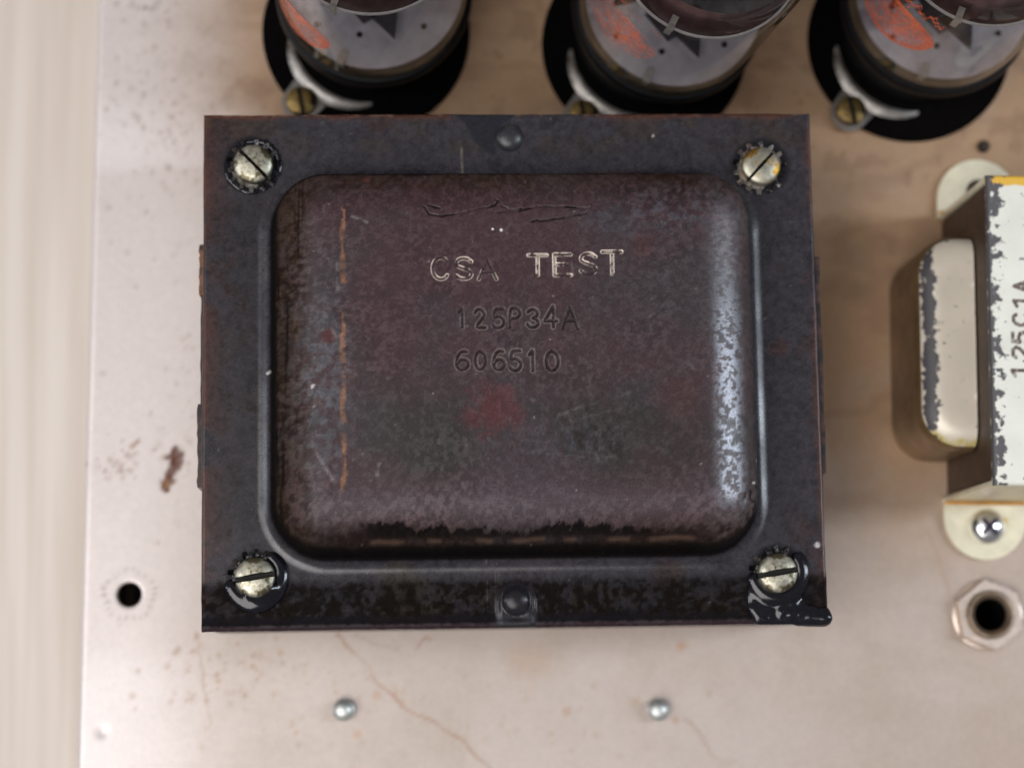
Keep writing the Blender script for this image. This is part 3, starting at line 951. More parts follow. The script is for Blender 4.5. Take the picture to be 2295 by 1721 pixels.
def slot_head(name, r, h, slot_w, slot_d, ang, mat, parent, loc, under=0.0):
    """round slotted head made as a height field over a disc"""
    n = 56
    g = np.linspace(-1, 1, n)
    A, B = np.meshgrid(g, g)
    # square -> disc
    U = A * np.sqrt(1 - B * B / 2) * r
    W = B * np.sqrt(1 - A * A / 2) * r
    rad = np.hypot(U, W)
    H = h * (0.62 + 0.38 * np.sqrt(np.clip(1 - (rad / r) ** 2.6, 0, 1)))
    H = H * 1.0
    H = np.where(np.abs(W) < slot_w / 2, h * 0.92 - slot_d, H)
    # snap rows next to the slot walls so the cut is crisp
    for s in (-1, 1):
        for off in (0.0,):
            row = np.abs(W - s * slot_w / 2) < r / n * 1.1
            W = np.where(row & (np.abs(W) >= slot_w / 2), s * (slot_w / 2 + 0.02), W)
            W = np.where(row & (np.abs(W) < slot_w / 2), s * (slot_w / 2 - 0.02), W)
    H = H - 0.05 * (fbm(U + loc[0], W + loc[1], 1.5, 3, 2))
    idx = np.arange(n * n).reshape(n, n)
    V = np.stack([U.ravel(), W.ravel(), H.ravel()], 1)
    F = np.stack([idx[:-1, :-1], idx[:-1, 1:], idx[1:, 1:], idx[1:, :-1]], -1).reshape(-1, 4)
    per = np.concatenate([idx[0, :], idx[1:, -1], idx[-1, -2::-1], idx[-2:0:-1, 0]])
    sk = V[per].copy(); sk[:, 2] = -under
    o = len(V)
    V = np.concatenate([V, sk])
    k = np.arange(len(per))
    F = np.concatenate([F, np.stack([per, o + k, o + np.roll(k, -1), np.roll(per, -1)], -1)])
    ob = from_np(name, V, F, mat, parent, angle=32, loc=loc, rot=(0, 0, ang))
    ob.data.materials.append(M_slot_shade)
    hv = np.abs(V[:, 1]) < slot_w / 2 + 0.03
    hv &= (V[:, 2] < h * 0.9) & (np.abs(V[:, 1]) < slot_w / 2)
    mi = (hv[F].sum(1) >= 2).astype(np.int32)
    ob.data.polygons.foreach_set('material_index', mi)
    return ob


def tooth_washer(parent, loc, mat, teeth=14, r0=3.3, r1=4.15, r2=5.1, ang=0.0):
    V, F = [], []
    prof = [(r0 - 0.8, 0), (r1, 0), (r1, 0.55), (r0 - 0.8, 0.55)]
    n = 48
    for r, z in prof:
        for i in range(n):
            V.append((r * math.cos(2 * math.pi * i / n), r * math.sin(2 * math.pi * i / n), z))
    for k in range(4):
        for i in range(n):
            a, b = k * n + i, k * n + (i + 1) % n
            c, d = ((k + 1) % 4) * n + (i + 1) % n, ((k + 1) % 4) * n + i
            F.append((a, b, c, d))
    for i in range(teeth):
        M = Matrix.Rotation(2 * math.pi * i / teeth, 4, 'Z') @ Matrix.Translation((0, 0, 0.30)) @ Matrix.Rotation(0.6, 4, 'X')
        o = len(V)
        for x, wy in ((r1 - 0.3, 0.52), (r2, 0.40)):
            for y, z in ((-wy, -0.22), (wy, -0.22), (wy, 0.22), (-wy, 0.22)):
                V.append(tuple(M @ Vector((x, y, z))))
        F += [(o, o + 1, o + 2, o + 3), (o + 7, o + 6, o + 5, o + 4)]
        F += [(o + k, o + 4 + k, o + 4 + (k + 1) % 4, o + (k + 1) % 4) for k in range(4)]
    return from_np('lock_washer', V, F, mat, parent, angle=30, loc=loc, rot=(0, 0, ang))


def build_transformer():
    root = empty('power_transformer', (0, 0, 0))
    tag(root, 'large black and maroon power transformer with domed cover stamped CSA TEST', 'transformer')
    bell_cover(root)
    # laminated core: thin sheets alternately a hair proud
    bm = bmesh.new()
    zz = 0.3
    k = 0
    while zz < FL - 2.6:
        t = 0.92
        j = 0.10 * (k % 2) + random.uniform(0, 0.12)
        add_box(bm, -HW + 0.35 - j, HW - 0.35 + j, -HH + 0.8 - j, HH - 0.5 + j, zz, zz + t - 0.05)
        zz += t
        k += 1
    bm_obj('lamination_stack', bm, M_iron, root, smooth=False)
    # insulating paper and varnish that squeeze out at the sides
    for x0, x1, v0, v1, zt, m in ((-HW - 0.85, -HW + 0.3, 548, 660, FL - 2.1, M_kraft), (-HW - 0.55, -HW + 0.3, 640, 1000, FL - 2.4, M_iron),
                                  (-HW - 1.0, -HW + 0.3, 905, 1092, FL - 2.2, M_tarpaper), (HW - 0.3, HW + 1.15, 575, 1060, FL - 2.2, M_tarpaper)):
        y1, y0 = at(455 if x0 < 0 else 1840, v0, FL - 2)[1], at(455 if x0 < 0 else 1840, v1, FL - 2)[1]
        n = 14
        bm = bmesh.new()
        out = [(x0 if x0 < 0 else x1) + random.uniform(-0.16, 0.12) for _ in range(n + 1)]
        inn = x1 if x0 < 0 else x0
        lp = [(inn, y0)] + [(out[i], y0 + (y1 - y0) * i / n) for i in range(n + 1)] + [(inn, y1)]
        add_prism(bm, [lp], 1.0, zt)
        bm_obj('insulation_edge', bm, m, root)
    # corner screws on toothed washers
    spec = [(567, 368, -0.80, M_nickel, 0.55, M_washer), (1706, 372, 0.82, M_ochre, 0.50, M_washer2),
            (571, 1293, 0.16, M_nickel, 0.95, M_washer), (1744, 1283, 0.15, M_nickel, 0.95, M_washer)]
    for u, v, a, m, sw, mw in spec:
        px, py = at2(u, v, FL + 2.2)
        tooth_washer(root, (px, py, FL + 0.02), mw, ang=random.random())
        s = slot_head('screw', 3.6, 2.5, sw, 1.3, a, m, root, (px, py, FL + 0.6), 0.5)
    # back rivet
    px, py = at2(1142, 308, FL + .6)
    lathe('rivet', [(0, 1.25), (0.9, 1.2), (1.7, 0.98), (2.3, 0.6), (2.6, 0.15), (2.68, -0.3)], M_darkpaint, root, 40, loc=(px, py, FL))
    # varnish drip over the front right corner, and the collars round the front screws
    qx, qy = at2(1744, 1283, FL + .5)
    el = []
    for a in np.linspace(-2.9, 0.6, 16):
        el.append((qx + 4.5 * math.cos(a), qy + 4.5 * math.sin(a), FL + 0.25, 1.25, 1, 1, 0.62))
    c0 = [at2(u, v, FL) for u, v in ((1682, 1312), (1782, 1312), (1800, 1365), (1840, 1372), (1846, 1392), (1700, 1392), (1684, 1372))]
    for gx in np.arange(40, 58, 0.8):          # thin even film from the screw down to the edge
        for gy in np.arange(-48, -38, 0.8):
            ins_, j_ = False, len(c0) - 1
            for i_ in range(len(c0)):
                if (c0[i_][1] > gy) != (c0[j_][1] > gy) and gx < (c0[j_][0] - c0[i_][0]) * (gy - c0[i_][1]) / (c0[j_][1] - c0[i_][1]) + c0[i_][0]:
                    ins_ = not ins_
                j_ = i_
            if ins_:
                el.append((gx, gy, FL - 0.05, 0.85, 1, 1, 0.45))
    for u, v, r, hz in ((1770, 1322, .8, .8), (1776, 1340, .9, .8), (1780, 1356, .9, .7), (1690, 1366, .8, .8), (1700, 1378, .8, .8), (1716, 1386, .7, .8), (1752, 1372, .9, .8), (1772, 1376, .9, .8),
                        (1792, 1374, 1.0, .7), (1812, 1378, 1.0, .7), (1830, 1380, 1.05, .7), (1845, 1380, 1.1, .7), (1853, 1384, 1.05, .8), (1850, 1368, .8, .7), (1800, 1362, .9, .5), (1822, 1366, .9, .5),
                        (1792, 1300, .6, .8), (1794, 1320, .7, .7), (1740, 1310, .9, .8), (1715, 1306, .8, .8), (1765, 1308, .8, .8)):
        px, py = at2(u, v, FL + .3)
        el.append((px, py, FL + 0.1, r, 1, 1, hz))
    for u in (1790, 1808, 1824, 1838, 1849):
        px, py = at2(u, 1393, FL - .3)
        el.append((px, py, FL - 0.75, 1.0, 1, 0.8, 1.1))
    meta_blob('varnish_drip', el, M_tar, root)
    qx, qy = at2(571, 1293, FL + .5)
    el = []
    for a in np.linspace(-2.8, 0.9, 20):
        el.append((qx + (4.7 + .15 * math.sin(3 * a)) * math.cos(a), qy + (4.7 + .15 * math.cos(4 * a)) * math.sin(a), FL + 0.2, 1.2 + 0.25 * math.cos(a + 1.2), 1, 1, 0.6))
    for u, v, r in ((572, 1328, 1.5), (590, 1330, 1.4), (604, 1318, 1.3)):
        px, py = at2(u, v, FL + 1)
        el.append((px, py, FL + 0.9, r, 1, 1, .8))
    meta_blob('varnish_collar', el, M_tar, root)
    for (u, v) in ((567, 372),):
        qx, qy = at2(u, v, FL + .5)
        el = [(qx + 4.9 * math.cos(a), qy + 4.9 * math.sin(a), FL + 0.02, 0.62 + 0.15 * math.sin(2 * a), 1, 1, 0.5) for a in np.linspace(0, 2 * math.pi, 30)[:-1]]
        meta_blob('varnish_collar', el, M_tar, root)
    return root


build_transformer()


# ------------------------------------------------------------------ vacuum tubes and sockets
def build_socket(cx, cy, label):
    root = empty('tube_socket', (cx, cy, 0))
    tag(root, label, 'tube socket', 'octal sockets along the back of the chassis')
    lathe('wafer', [(12.0, 0.1), (21.4, 0.1), (21.4, 1.0), (21.1, 1.25), (12.0, 1.25)], M_wafer, root, 72, close=True)
    prof = [(15.2, 1.3), (17.7, 1.3), (17.8, 1.5), (17.3, 1.75), (16.4, 2.1), (15.8, 2.2), (15.2, 2.1)]
    for a0 in (184, 4):                        # full saddle ring cut down to the arcs that catch light
        n = 40
        V = []
        for i in range(n + 1):
            tp = math.sin(math.pi * (0.03 + 0.94 * i / n)) ** 0.6
            a = math.radians(a0 + 90 * i / n)
            V += [((15.15 + (r - 15.15) * tp) * math.cos(a), (15.15 + (r - 15.15) * tp) * math.sin(a), 1.3 + (z - 1.3) * tp) for r, z in prof]
        m = len(prof)
        F = [(i * m + k, (i + 1) * m + k, (i + 1) * m + (k + 1) % m, i * m + (k + 1) % m) for i in range(n) for k in range(m)]
        from_np('lit_ring_arc', V, F, M_ring, root, angle=35)
    for a in (math.radians(229), math.radians(49)):
        ca, sa = math.cos(a), math.sin(a)
        ex, ey = 23.7 * ca, 23.7 * sa
        bm = bmesh.new()
        # ear: tapering tongue under the screw
        t = (-sa, ca)
        pts = [(17.6 * ca - 4.2 * t[0], 17.6 * sa - 4.2 * t[1])]
        for k in range(-4, 5):
            b = a + k * math.radians(18)
            pts.append((20.4 * ca + 4.0 * math.cos(b), 20.4 * sa + 4.0 * math.sin(b)))
        pts.append((17.6 * ca + 4.2 * t[0], 17.6 * sa + 4.2 * t[1]))
        pts.append((17.4 * ca, 17.4 * sa))
        add_prism(bm, [pts], 1.32, 1.95)
        bm_obj('mounting_ear', bm, M_ring, root)
        s = slot_head('screw', 3.1, 2.0, 0.9, 0.9, a + 0.9, M_brass, root, (20.3 * ca, 20.3 * sa, 1.95), 0.0)
    return root


def glass_patch(name, outline_fn, mat, parent, R=18.99, t0=180, t1=250, z0=26, z1=60, n=64):
    """print on the curved glass: grid cells kept where outline_fn(theta_deg, z) is true"""
    th = np.linspace(t0, t1, n * 2)
    zz = np.linspace(z0, z1, n * 2)
    T, Z = np.meshgrid(th, zz)
    V = np.stack([R * np.cos(np.radians(T)).ravel(), R * np.sin(np.radians(T)).ravel(), Z.ravel()], 1)
    m = len(th)
    idx = np.arange(m * len(zz)).reshape(len(zz), m)
    F = np.stack([idx[:-1, :-1], idx[:-1, 1:], idx[1:, 1:], idx[1:, :-1]], -1).reshape(-1, 4)
    ct = T.ravel()[F].mean(1); cz = Z.ravel()[F].mean(1)
    F = F[outline_fn(ct, cz)]
    return from_np(name, V, F, mat, parent)


def build_tube(cx, cy, tilt, label, seed, print_dz=0.0):
    root = empty('vacuum_tube', (cx, cy, 1.5), tilt)
    tag(root, label, 'vacuum tube', 'power tubes along the back of the chassis')
    o = -1.5
    lathe('base', [(0, 2 + o), (16.6, 2 + o), (16.8, 3 + o), (17.0, 11 + o), (18.0, 13.2 + o), (19.3, 15 + o), (19.6, 16.5 + o), (19.5, 18 + o), (19.1, 18.8 + o), (18.2, 19 + o), (0, 19 + o)], M_base, root, 72)
    g = [(18.3, 18.2 + o), (18.8, 19.4 + o), (18.9, 21 + o), (18.9, 60 + o), (18.6, 63 + o), (17.8, 65.5 + o), (16.4, 67.6 + o), (14.0, 70 + o), (10.5, 72.6 + o), (6, 74.6 + o), (2.5, 75.4 + o), (0, 75.5 + o)]
    lathe('glass_bulb', g, M_glass, root, 96, angle=80)
    lathe('glass_foot', [(0, 18.9 + o), (18.4, 18.9 + o), (18.6, 19.6 + o), (18.1, 20.2 + o), (0, 20.0 + o)], simple('brown_tube_cement', (0.10, 0.075, 0.05), 0.5, 0.0, 0.3, 0.4), root, 72)
    # silvered getter inside the crown
    lathe('getter_flash', [(16.25, 67.2 + o), (13.7, 69.75 + o), (10.3, 72.3 + o), (5.9, 74.3 + o), (0, 75.2 + o)], M_getter, root, 72, angle=80)
    # mica spacers
    lm = lathe('lower_mica', [(0, 22.6 + o), (17.7, 22.6 + o), (17.7, 23.0 + o), (0, 23.0 + o)], M_mica, root, 72)
    um = lathe('upper_mica', [(0, 55.6 + o), (17.45, 55.6 + o), (17.45, 56 + o), (0, 56 + o)], M_mica2, root, 72)
    lathe('rim', [(17.2, 55.55 + o), (17.6, 55.55 + o), (17.6, 56.08 + o), (17.2, 56.08 + o)], M_micaedge, um, 72, close=True)
    r = random.Random(seed)
    # eyelets on the lower mica
    for a, q in ((258, 11.2), (218, 14.2), (318, 13.4)):
        a = math.radians(a + r.uniform(-5, 5))
        lathe('eyelet', [(0, 0.5), (0.35, 0.5), (0.55, 0.3), (0.6, 0)], M_anode, lm, 14, loc=(q * math.cos(a), q * math.sin(a), 23.0 + o))
    # anode: ribbed box with side wings, and its wedge-shaped heat fins low down
    bm = bmesh.new()
    add_box(bm, -7.5, 7.5, -5.2, 5.2, 27 + o, 54.5 + o, 1.5)
    for s in (-1, 1):
        add_box(bm, s * 7.2 - 0.3 if s < 0 else 6.9, s * 13.5 if s > 0 else -6.9, -0.4, 0.4, 28 + o, 53 + o) if s > 0 else add_box(bm, -13.5, -6.9, -0.4, 0.4, 28 + o, 53 + o)
        add_box(bm, s * 3 - 0.5, s * 3 + 0.5, -6.4, -5.0, 29 + o, 52 + o, 0.3)
    bm_obj('anode', bm, M_anode, root, rot=(0, 0, math.radians(r.uniform(12, 22))))
    for a, w0, tip in ((258, 9.5, 9.6), (288, 7.0, 13.2)):
        bm = bmesh.new()
        ca, sa = math.cos(math.radians(a)), math.sin(math.radians(a))
        add_prism(bm, [[(5.2 * ca - w0 * .6 * -sa, 5.2 * sa - w0 * .6 * ca), (tip * ca, tip * sa), (5.2 * ca + w0 * .5 * -sa, 5.2 * sa + w0 * .5 * ca)]], 25.0 + o, 25.7 + o)
        bm_obj('cooling_fin', bm, M_fin, root)
    # spring strips gripping the glass
    for a, z in ((r.uniform(243, 249), 53.6), (r.uniform(248, 254), 20.8)):
        bm = bmesh.new()
        add_box(bm, 15.2, 17.6, -0.62, 0.62, z + 2.6 + o, z + 2.85 + o)
        add_box(bm, 17.45, 17.75, -0.62, 0.62, z - 1.2 + o, z + 3.4 + o)
        add_box(bm, 17.76, 18.4, -0.62, 0.62, z + 3.1 + o, z + 3.35 + o)
        bm_obj('spring_strip', bm, M_spring, root, rot=(0, 0, math.radians(a)))
    # worn orange maker's oval printed on the glass, a scribbled signature beside it
    c0, z0, ra, rz = 212.0, 41 + o + print_dz, 33.0, 8.6

    def oval(t, z):
        u = (t - c0) / ra; v = (z - z0 - 0.05 * (t - c0)) / rz
        return u * u + v * v

    M_print, M_printfill = M_prints[seed - 3]
    glass_patch('logo_outline', lambda t, z: (oval(t, z) < 1.0) & (oval(t, z) > 0.66), M_print, root)
    glass_patch('logo_fill', lambda t, z: (oval(t, z) <= 0.655), M_printfill, root, R=18.985)

    def script(t, z):
        zz = z - 53.5 - o - print_dz
        q = np.minimum(np.abs(zz - 1.6 * np.sin(t * 0.62) - 0.8 * np.sin(t * 1.71 + seed)), np.abs(zz - 1.2 * np.cos(t * 0.93 + seed) * np.sin(t * .37)))
        return (q < 0.34) & (np.abs(t - 226) < 17)
    glass_patch('logo_script', script, M_print, root, t0=205, t1=246, z0=48, z1=58)
    return root


tubes = [(-25.4, 78.8, (0, 0, 0), 'leftmost clear glass power tube with worn orange print above transformer corner', -6),
         (32.3, 75.9, (0.025, 0.075, 0), 'middle glass power tube leaning right with silvered top', 0),
         (87.9, 76.6, (0, 0, 0), 'rightmost glass power tube with brightest orange oval print', 0)]
socks = ['socket under the leftmost power tube, brass screw beside transformer edge', 'socket under the middle power tube with brass screw half hidden', 'socket under the rightmost power tube with whole brass screw in view']
for i, (cx, cy, t, lb, dz) in enumerate(tubes):
    build_socket(cx - 1.9, cy - 3.2, socks[i])
    build_tube(cx, cy, t, lb, 3 + i, dz)


# ------------------------------------------------------------------ choke transformer on the right
def chipped(name, paint, under, yellow, amount):
    m, nt, b = new_mat(name)
    v = coords(nt)
    a = N(nt, 'ShaderNodeAttribute', attribute_name='edge')
    n1 = noise(nt, v, 0.62, 4, 0.62)
    n2 = noise(nt, v, 0.16, 3, 0.5)
    f = mth(nt, 'ADD', n1, mth(nt, 'MULTIPLY', a.outputs['Fac'], amount))
    k = ramp(nt, f, [(0.65, (0, 0, 0)), (0.71, (1, 1, 1))])
    base = mix(nt, ramp(nt, n2, [(0.35, (0, 0, 0)), (0.7, (1, 1, 1))]), paint, tuple(c * 0.9 for c in paint))
    y = N(nt, 'ShaderNodeAttribute', attribute_name='yellow')
    yf = ramp(nt, mth(nt, 'ADD', y.outputs['Fac'], mth(nt, 'MULTIPLY', n1, 0.8)), [(0.85, (0, 0, 0)), (1.1, (1, 1, 1))])
    base = mix(nt, yf, base, yellow)
    t = N(nt, 'ShaderNodeAttribute', attribute_name='text')
    ink = mth(nt, 'MULTIPLY', t.outputs['Fac'], ramp(nt, noise(nt, v, 1.3, 3, .6), [(0.25, (0.3,) * 3), (0.5, (1, 1, 1))]))
    base = mix(nt, ink, base, (0.10, 0.065, 0.06))
    nt.links.new(mix(nt, k, base, under), b.inputs['Base Color'])
    nt.links.new(ramp(nt, k, [(0, (0.36,) * 3), (1, (0.5,) * 3)]), b.inputs['Roughness'])
    b.inputs['Metallic'].default_value = 0.15
    hh = mth(nt, 'SUBTRACT', 1.0, k)
    bump(nt, b, hh, 0.5, 0.05)
    return m


M_cream = chipped('chipped_cream_lacquer', (0.74, 0.74, 0.66), (0.085, 0.080, 0.085), (0.70, 0.42, 0.06), 0.37)
M_white = chipped('chipped_white_cover', (0.66, 0.60, 0.50), (0.060, 0.055, 0.060), (0.55, 0.46, 0.18), 0.38)


def sheet(name, x0, x1, y0, y1, zf, mat, parent, attrf, res=0.3, skirt=None, r=0):
    xs = np.linspace(x0, x1, max(3, int((x1 - x0) / res)))
    ys = np.linspace(y0, y1, max(3, int((y1 - y0) / res)))
    X, Y = np.meshgrid(xs, ys)
    x, y = X.ravel(), Y.ravel()
    V = np.stack([x, y, zf(x, y)], 1)
    idx = np.arange(X.size).reshape(X.shape)
    F = np.stack([idx[:-1, :-1], idx[:-1, 1:], idx[1:, 1:], idx[1:, :-1]], -1).reshape(-1, 4)
    if skirt is not None:
        per = np.concatenate([idx[0, :], idx[1:, -1], idx[-1, -2::-1], idx[-2:0:-1, 0]])
        sk = V[per].copy(); sk[:, 2] = skirt
        o = len(V)
        V = np.concatenate([V, sk])
        k = np.arange(len(per))
        F = np.concatenate([F, np.stack([per, o + k, o + np.roll(k, -1), np.roll(per, -1)], -1)])
    return from_np(name, V, F, mat, parent, attrf(V[:, 0], V[:, 1], V[:, 2]), angle=60)


def build_choke():
    cx, cy = 98.0, 6.6
    root = empty('choke_transformer', (cx, cy, 0), (0, 0, -0.024))
    tag(root, 'small cream painted choke transformer with chipped strap at right edge', 'transformer')
    H = 36.0
    hw, hy = 7.9, 29.6
    bm = bmesh.new()
    k = -hw + 0.5
    while k < hw - 0.6:                       # core of upright sheets
        add_box(bm, k, k + 0.55, -hy + 1.3 + random.uniform(0, .15), hy - 1.3 - random.uniform(0, .15), 0.2, H - 1.5)
        k += 0.62
    bm_obj('lamination_stack', bm, simple('rusty_core_iron', (0.055, 0.030, 0.018), 0.55, 0.3, 0.45, 0.35), root, smooth=False)

    # painted lettering runs up the strap
    def text_mask(x, y):
        d = np.full(x.shape, 9.0)
        spec = [('1', 832), ('2', 790), ('5', 757), ('C', 717), ('1', 676), ('A', 642)]
        for ch, v in spec:
            q = at2(2290, v, H)
            lx, ly = q[0] - cx, q[1] - cy
            for s in GLY[ch]:
                # rotated a quarter turn: letter up = -x, letter right = +y
                d = np.minimum(d, dist_polyline(x, y, [(lx + 1.25 - 2.9 * b, ly - 1.05 + 2.1 * a) for a, b in s]))
        return (1 - sstep(0.28, 0.42, d))

    def strap_attr(x, y, z):
        edge = np.maximum(np.exp(-((x + hw) / 1.0) ** 2), 0.50 * np.exp(-((x + hw - 1.4) / 1.6) ** 2) * (0.45 + 0.9 * vnoise(x, y, 3.0, 3)))
        edge = edge + 0.35 * np.exp(-(((x + hw - 2.2) / 2.4) ** 2 + ((y - hy + 4) / 3.4) ** 2))
        edge = np.where(z < H - 0.9, edge * 0.6, edge)
        yel = sstep(hy - 3.2, hy - 1.0, y) + 0.35 * sstep(-hy + 1.5, -hy + 0.3, y)
        return dict(edge=edge, yellow=yel, text=text_mask(x, y))

    def zf(x, y):
        e = np.minimum(hw - np.abs(x), hy - np.abs(y))
        return H - np.where(e < 0.7, 0.7 - np.sqrt(np.clip(0.49 - (0.7 - e) ** 2, 0, None)), 0)
    sheet('strap_top', -hw, hw, -hy, hy, zf, M_cream, root, strap_attr, 0.22, H - 1.3)
    for s in (-1, 1):
        bm = bmesh.new()
        a, b = sorted((s * hy, s * (hy - 1.1)))
        add_box(bm, -hw, hw, a + 0.02, b - 0.02, 1.3, H - 1.32, 0.2)
        leg = bm_obj('strap_leg', bm, M_gold, root)
        bm = bmesh.new()
        a, b = sorted((s * (hy - 0.02), s * (hy + 0.75)))
        add_box(bm, -hw - 0.4, hw + 0.4, a, b, 1.29, 1.9, 0.28)
        bm_obj('bend', bm, M_bend, root)
        # foot with a rounded end and a screw hole
        bm = bmesh.new()
        pts = [(-hw - 0.6, s * (hy - 0.6)), (-hw - 0.6, s * (hy + 3.2))]
        n = 18
        for i in range(n + 1):
            t = math.pi * i / n
            pts.append((-(hw + 0.6) * math.cos(t), s * (hy + 3.2 + 8.6 * math.sin(t))))
        pts += [(hw + 0.6, s * (hy + 3.2)), (hw + 0.6, s * (hy - 0.6))]
        add_prism(bm, [pts, circle(0, s * (hy + 5.2), 2.4, 24)], 0.08, 1.28)
        foot = bm_obj('mounting_foot', bm, M_gold, root)
        if s < 0:
            bm = bmesh.new()
            add_lathe(bm, [(0, 2.6), (1.2, 2.5), (2.3, 2.15), (3.1, 1.5), (3.55, 0.75), (3.6, 0)], 40)
            sc = bm_obj('screw', bm, M_zinc, root, loc=(0.2, -hy - 5.2, 1.3))
            bm = bmesh.new()                       # raised dark cross painting in the shade of the recess
            a_, b_ = 0.42, 2.05
            add_prism(bm, [[(a_, a_), (a_, b_), (-a_, b_), (-a_, a_), (-b_, a_), (-b_, -a_), (-a_, -a_), (-a_, -b_), (a_, -b_), (a_, -a_), (b_, -a_), (b_, a_)]], 0, 1.2)
            bm_obj('recess_shade_cross', bm, simple('screw_recess_shade', (0.030, 0.022, 0.045), 0.7, 0.0, 0.3, 1.0, spec=0.1), sc, loc=(0, 0, 1.48), rot=(0, 0, 0.78))
        else:
            lathe('rivet', [(0, 1.0), (1.4, 0.9), (2.2, 0.4), (2.4, 0.0), (2.35, -1.0)], simple('grey_rivet', (0.12, 0.10, 0.09), 0.45, .6), root, 28, loc=(0.3, hy + 5.0, 1.3))
    # pressed coil covers left and right
    for s in (-1, 1):
        x0, x1 = (-18.6, -hw + 0.2) if s < 0 else (hw - 0.2, 18.6)
        yb0, yb1, HB = -21.6, 20.4, 25.0
        rc = 7.5
        V, F = [], []
        # plan outline with two rounded outer corners, lofted with a rounded shoulder
        base = []
        out = x0 if s < 0 else x1
        inn = x1 if s < 0 else x0
        for yc, a0 in ((yb0 + rc, 270), (yb1 - rc, 180)):
            for i in range(11):
                if s < 0:
                    a = math.radians(a0 - i * 9 if True else 0)
                else:
                    a = math.radians(a0 - i * 9)
                base.append((a, yc))
        ring = [(inn, yb0)]
        for i in range(11):
            a = math.radians(270 - i * 9)
            ring.append((out + rc + rc * math.cos(a), yb0 + rc + rc * math.sin(a)) if s < 0 else (out - rc - rc * math.cos(a), yb0 + rc + rc * math.sin(a)))
        for i in range(11):
            a = math.radians(180 - i * 9)
            ring.append((out + rc + rc * math.cos(a), yb1 - rc + rc * math.sin(a)) if s < 0 else (out - rc - rc * math.cos(a), yb1 - rc + rc * math.sin(a)))
        ring.append((inn, yb1))
        # subdivide long straight runs
        fine = []
        for (ax, ay), (bx_, by_) in zip(ring, ring[1:] + ring[:1]):
            L = math.hypot(bx_ - ax, by_ - ay)
            n = max(1, int(L / 0.8))
            fine += [(ax + (bx_ - ax) * i / n, ay + (by_ - ay) * i / n) for i in range(n)]
        n = len(fine)
        mx, my = inn, (yb0 + yb1) / 2
        prof = [(0.0, 0.3), (0.0, 0.5 * HB), (0.0, HB - 4.2)] + [(4.2 * (1 - math.cos(t)), HB - 4.2 + 4.2 * math.sin(t)) for t in np.linspace(0.12, math.pi / 2, 11)]
        ins = [4.2 + 0.5 * i for i in range(1, 12)] + [10.5, 12, 14, 16, 18, 20, (yb1 - yb0) / 2 - 0.01]
        for q in ins:
            prof.append((q, HB + 0.01 * q))
        for q, z in prof:
            for (ax, ay) in fine:
                # inset towards the inside, not past the strap
                wx = abs(ax - inn); sx = min(q, wx)
                nx_ = ax + (sx if s < 0 else -sx)
                lim = my - yb0
                ny_ = my + (ay - my) * max(0.0, (lim - min(q, lim)) / lim)
                V.append((nx_, ny_, z))
        m = len(prof)
        idx = np.arange(m * n).reshape(m, n)
        F = np.stack([idx[:-1], np.roll(idx[:-1], -1, 1), np.roll(idx[1:], -1, 1), idx[1:]], -1).reshape(-1, 4)
        # close the top
        V = np.array(V)
        cvert = np.array([[(inn + out) / 2 + 0.0, my, HB + 0.2]])
        edge = 1.1 * np.exp(-((np.abs(V[:, 0] - out) - 2.0) / 1.4) ** 2) * (0.65 + 0.5 * vnoise(V[:, 0], V[:, 1], 6, 4)) * sstep(HB - 3.0, HB - 1.4, V[:, 2])
        yel = 0.9 * sstep(yb1 - 2.6, yb1 - 1.2, V[:, 1]) * sstep(HB - 2, HB, V[:, 2]) + 0.62 * sstep(yb0 + 4.5, yb0 + 1.0, V[:, 1]) + 0.5 * np.exp(-((np.abs(V[:, 0] - out) - 2.6) / 1.5) ** 2)
        o = from_np('coil_cover', V, F, M_white, root, dict(edge=edge, yellow=yel, text=0 * edge), angle=60)
        me = o.data
        me.materials.append(simple('brown_cover_wall', (0.17, 0.105, 0.050), 0.40, 0.5, 0.35, 0.15))
        fz = np.empty(len(me.polygons) * 3)
        me.polygons.foreach_get('center', fz)
        mi = (fz.reshape(-1, 3)[:, 2] < (HB - 1.9) * S).astype(np.int32)
        me.polygons.foreach_set('material_index', mi)
    return root


build_choke()


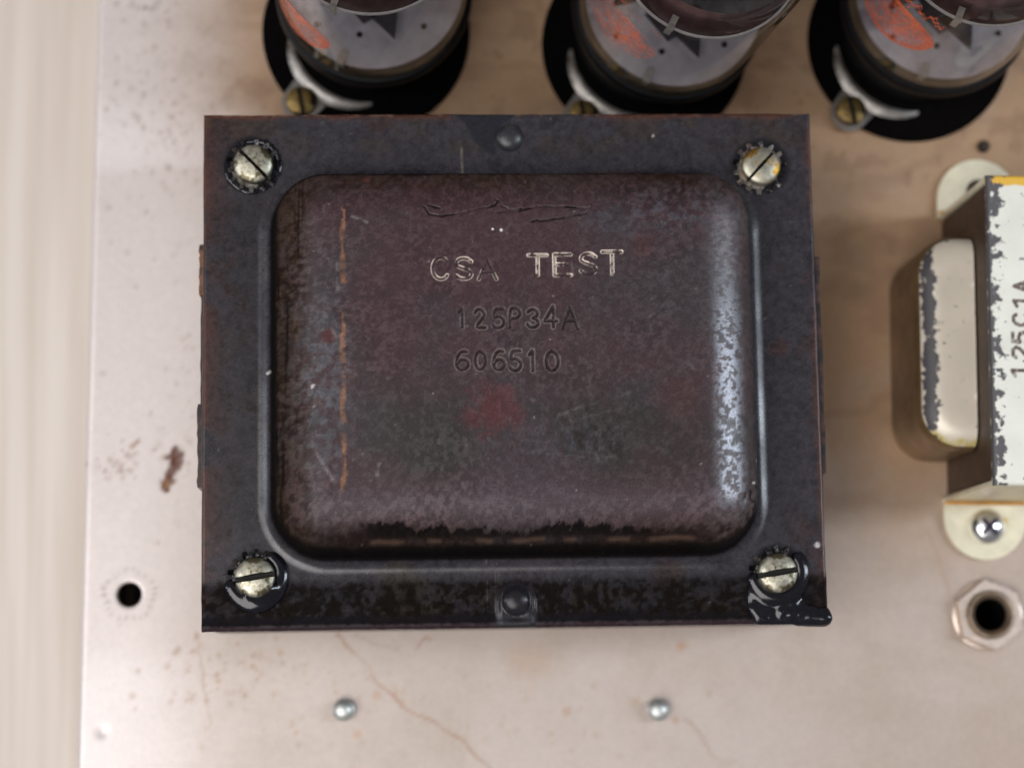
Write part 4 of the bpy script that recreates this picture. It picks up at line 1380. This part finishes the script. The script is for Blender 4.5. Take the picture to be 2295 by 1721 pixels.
# ------------------------------------------------------------------ phone jack
def build_jack():
    root = empty('phone_jack', (JACK[0], JACK[1], 0), (0, 0, 0.12))
    tag(root, 'nickel phone jack with hexagonal nut and black open barrel', 'jack')
    bm = bmesh.new()
    lathe('washer', [(5.0, 0.06), (7.1, 0.06), (7.1, 0.5), (6.9, 0.62), (5.0, 0.62)], M_nut, root, 56, close=True)
    hexa = circle(0, 0, 7.35, 6, math.radians(30))
    bm = bmesh.new()
    add_prism(bm, [hexa, circle(0, 0, 4.9, 48)], 0.64, 2.7)
    for v in bm.verts:
        r = math.hypot(v.co.x, v.co.y)
        if v.co.z > 2.5 and r > 6:
            v.co.x *= 0.955; v.co.y *= 0.955
    bm_obj('hex_nut', bm, M_nut, root)
    lathe('bushing', [(4.86, 0.0), (4.86, 3.3), (4.6, 3.65), (4.2, 3.7), (3.5, 3.1), (3.15, 2.5), (3.15, -2)], M_bush, root, 56)
    lathe('barrel', [(3.12, 2.4), (3.1, -12), (0, -12)], M_hole, root, 40)
    return root


build_jack()


# ------------------------------------------------------------------ screw ends standing out of the chassis
for u, v, lb in ((770, 1590, 'small bright screw end on chassis below the transformer, left one'),
                 (1476, 1590, 'small bright screw end on chassis below the transformer, right one')):
    px, py = at2(u, v, 2)
    root = empty('screw_end', (px, py, 0), (0.06, -0.05, 0))
    tag(root, lb, 'screw', 'screw ends in front of the transformer')
    prof = [(2.15, 0.0)]
    z = 0.25
    while z < 2.6:
        prof += [(2.1, z), (1.85, z + 0.2)]
        z += 0.4
    prof += [(1.8, 2.8), (1.55, 3.15), (1.0, 3.4), (0.5, 3.5), (0, 3.52)]
    lathe('shank', prof, M_shank, root, 32)
# the dark screw at the upper right
px, py = at2(2203, 330, 0)
root = empty('screw_end', (px, py, 0), (0, 0, 0.5))
tag(root, 'tiny dark screw end between rightmost tube and choke', 'screw')
lathe('shank', [(1.3, 0), (1.25, 0.8), (0.9, 1.3), (0, 1.35)], simple('dark_screw_end', (0.05, 0.04, 0.035), 0.4, 0.7), root, 24)
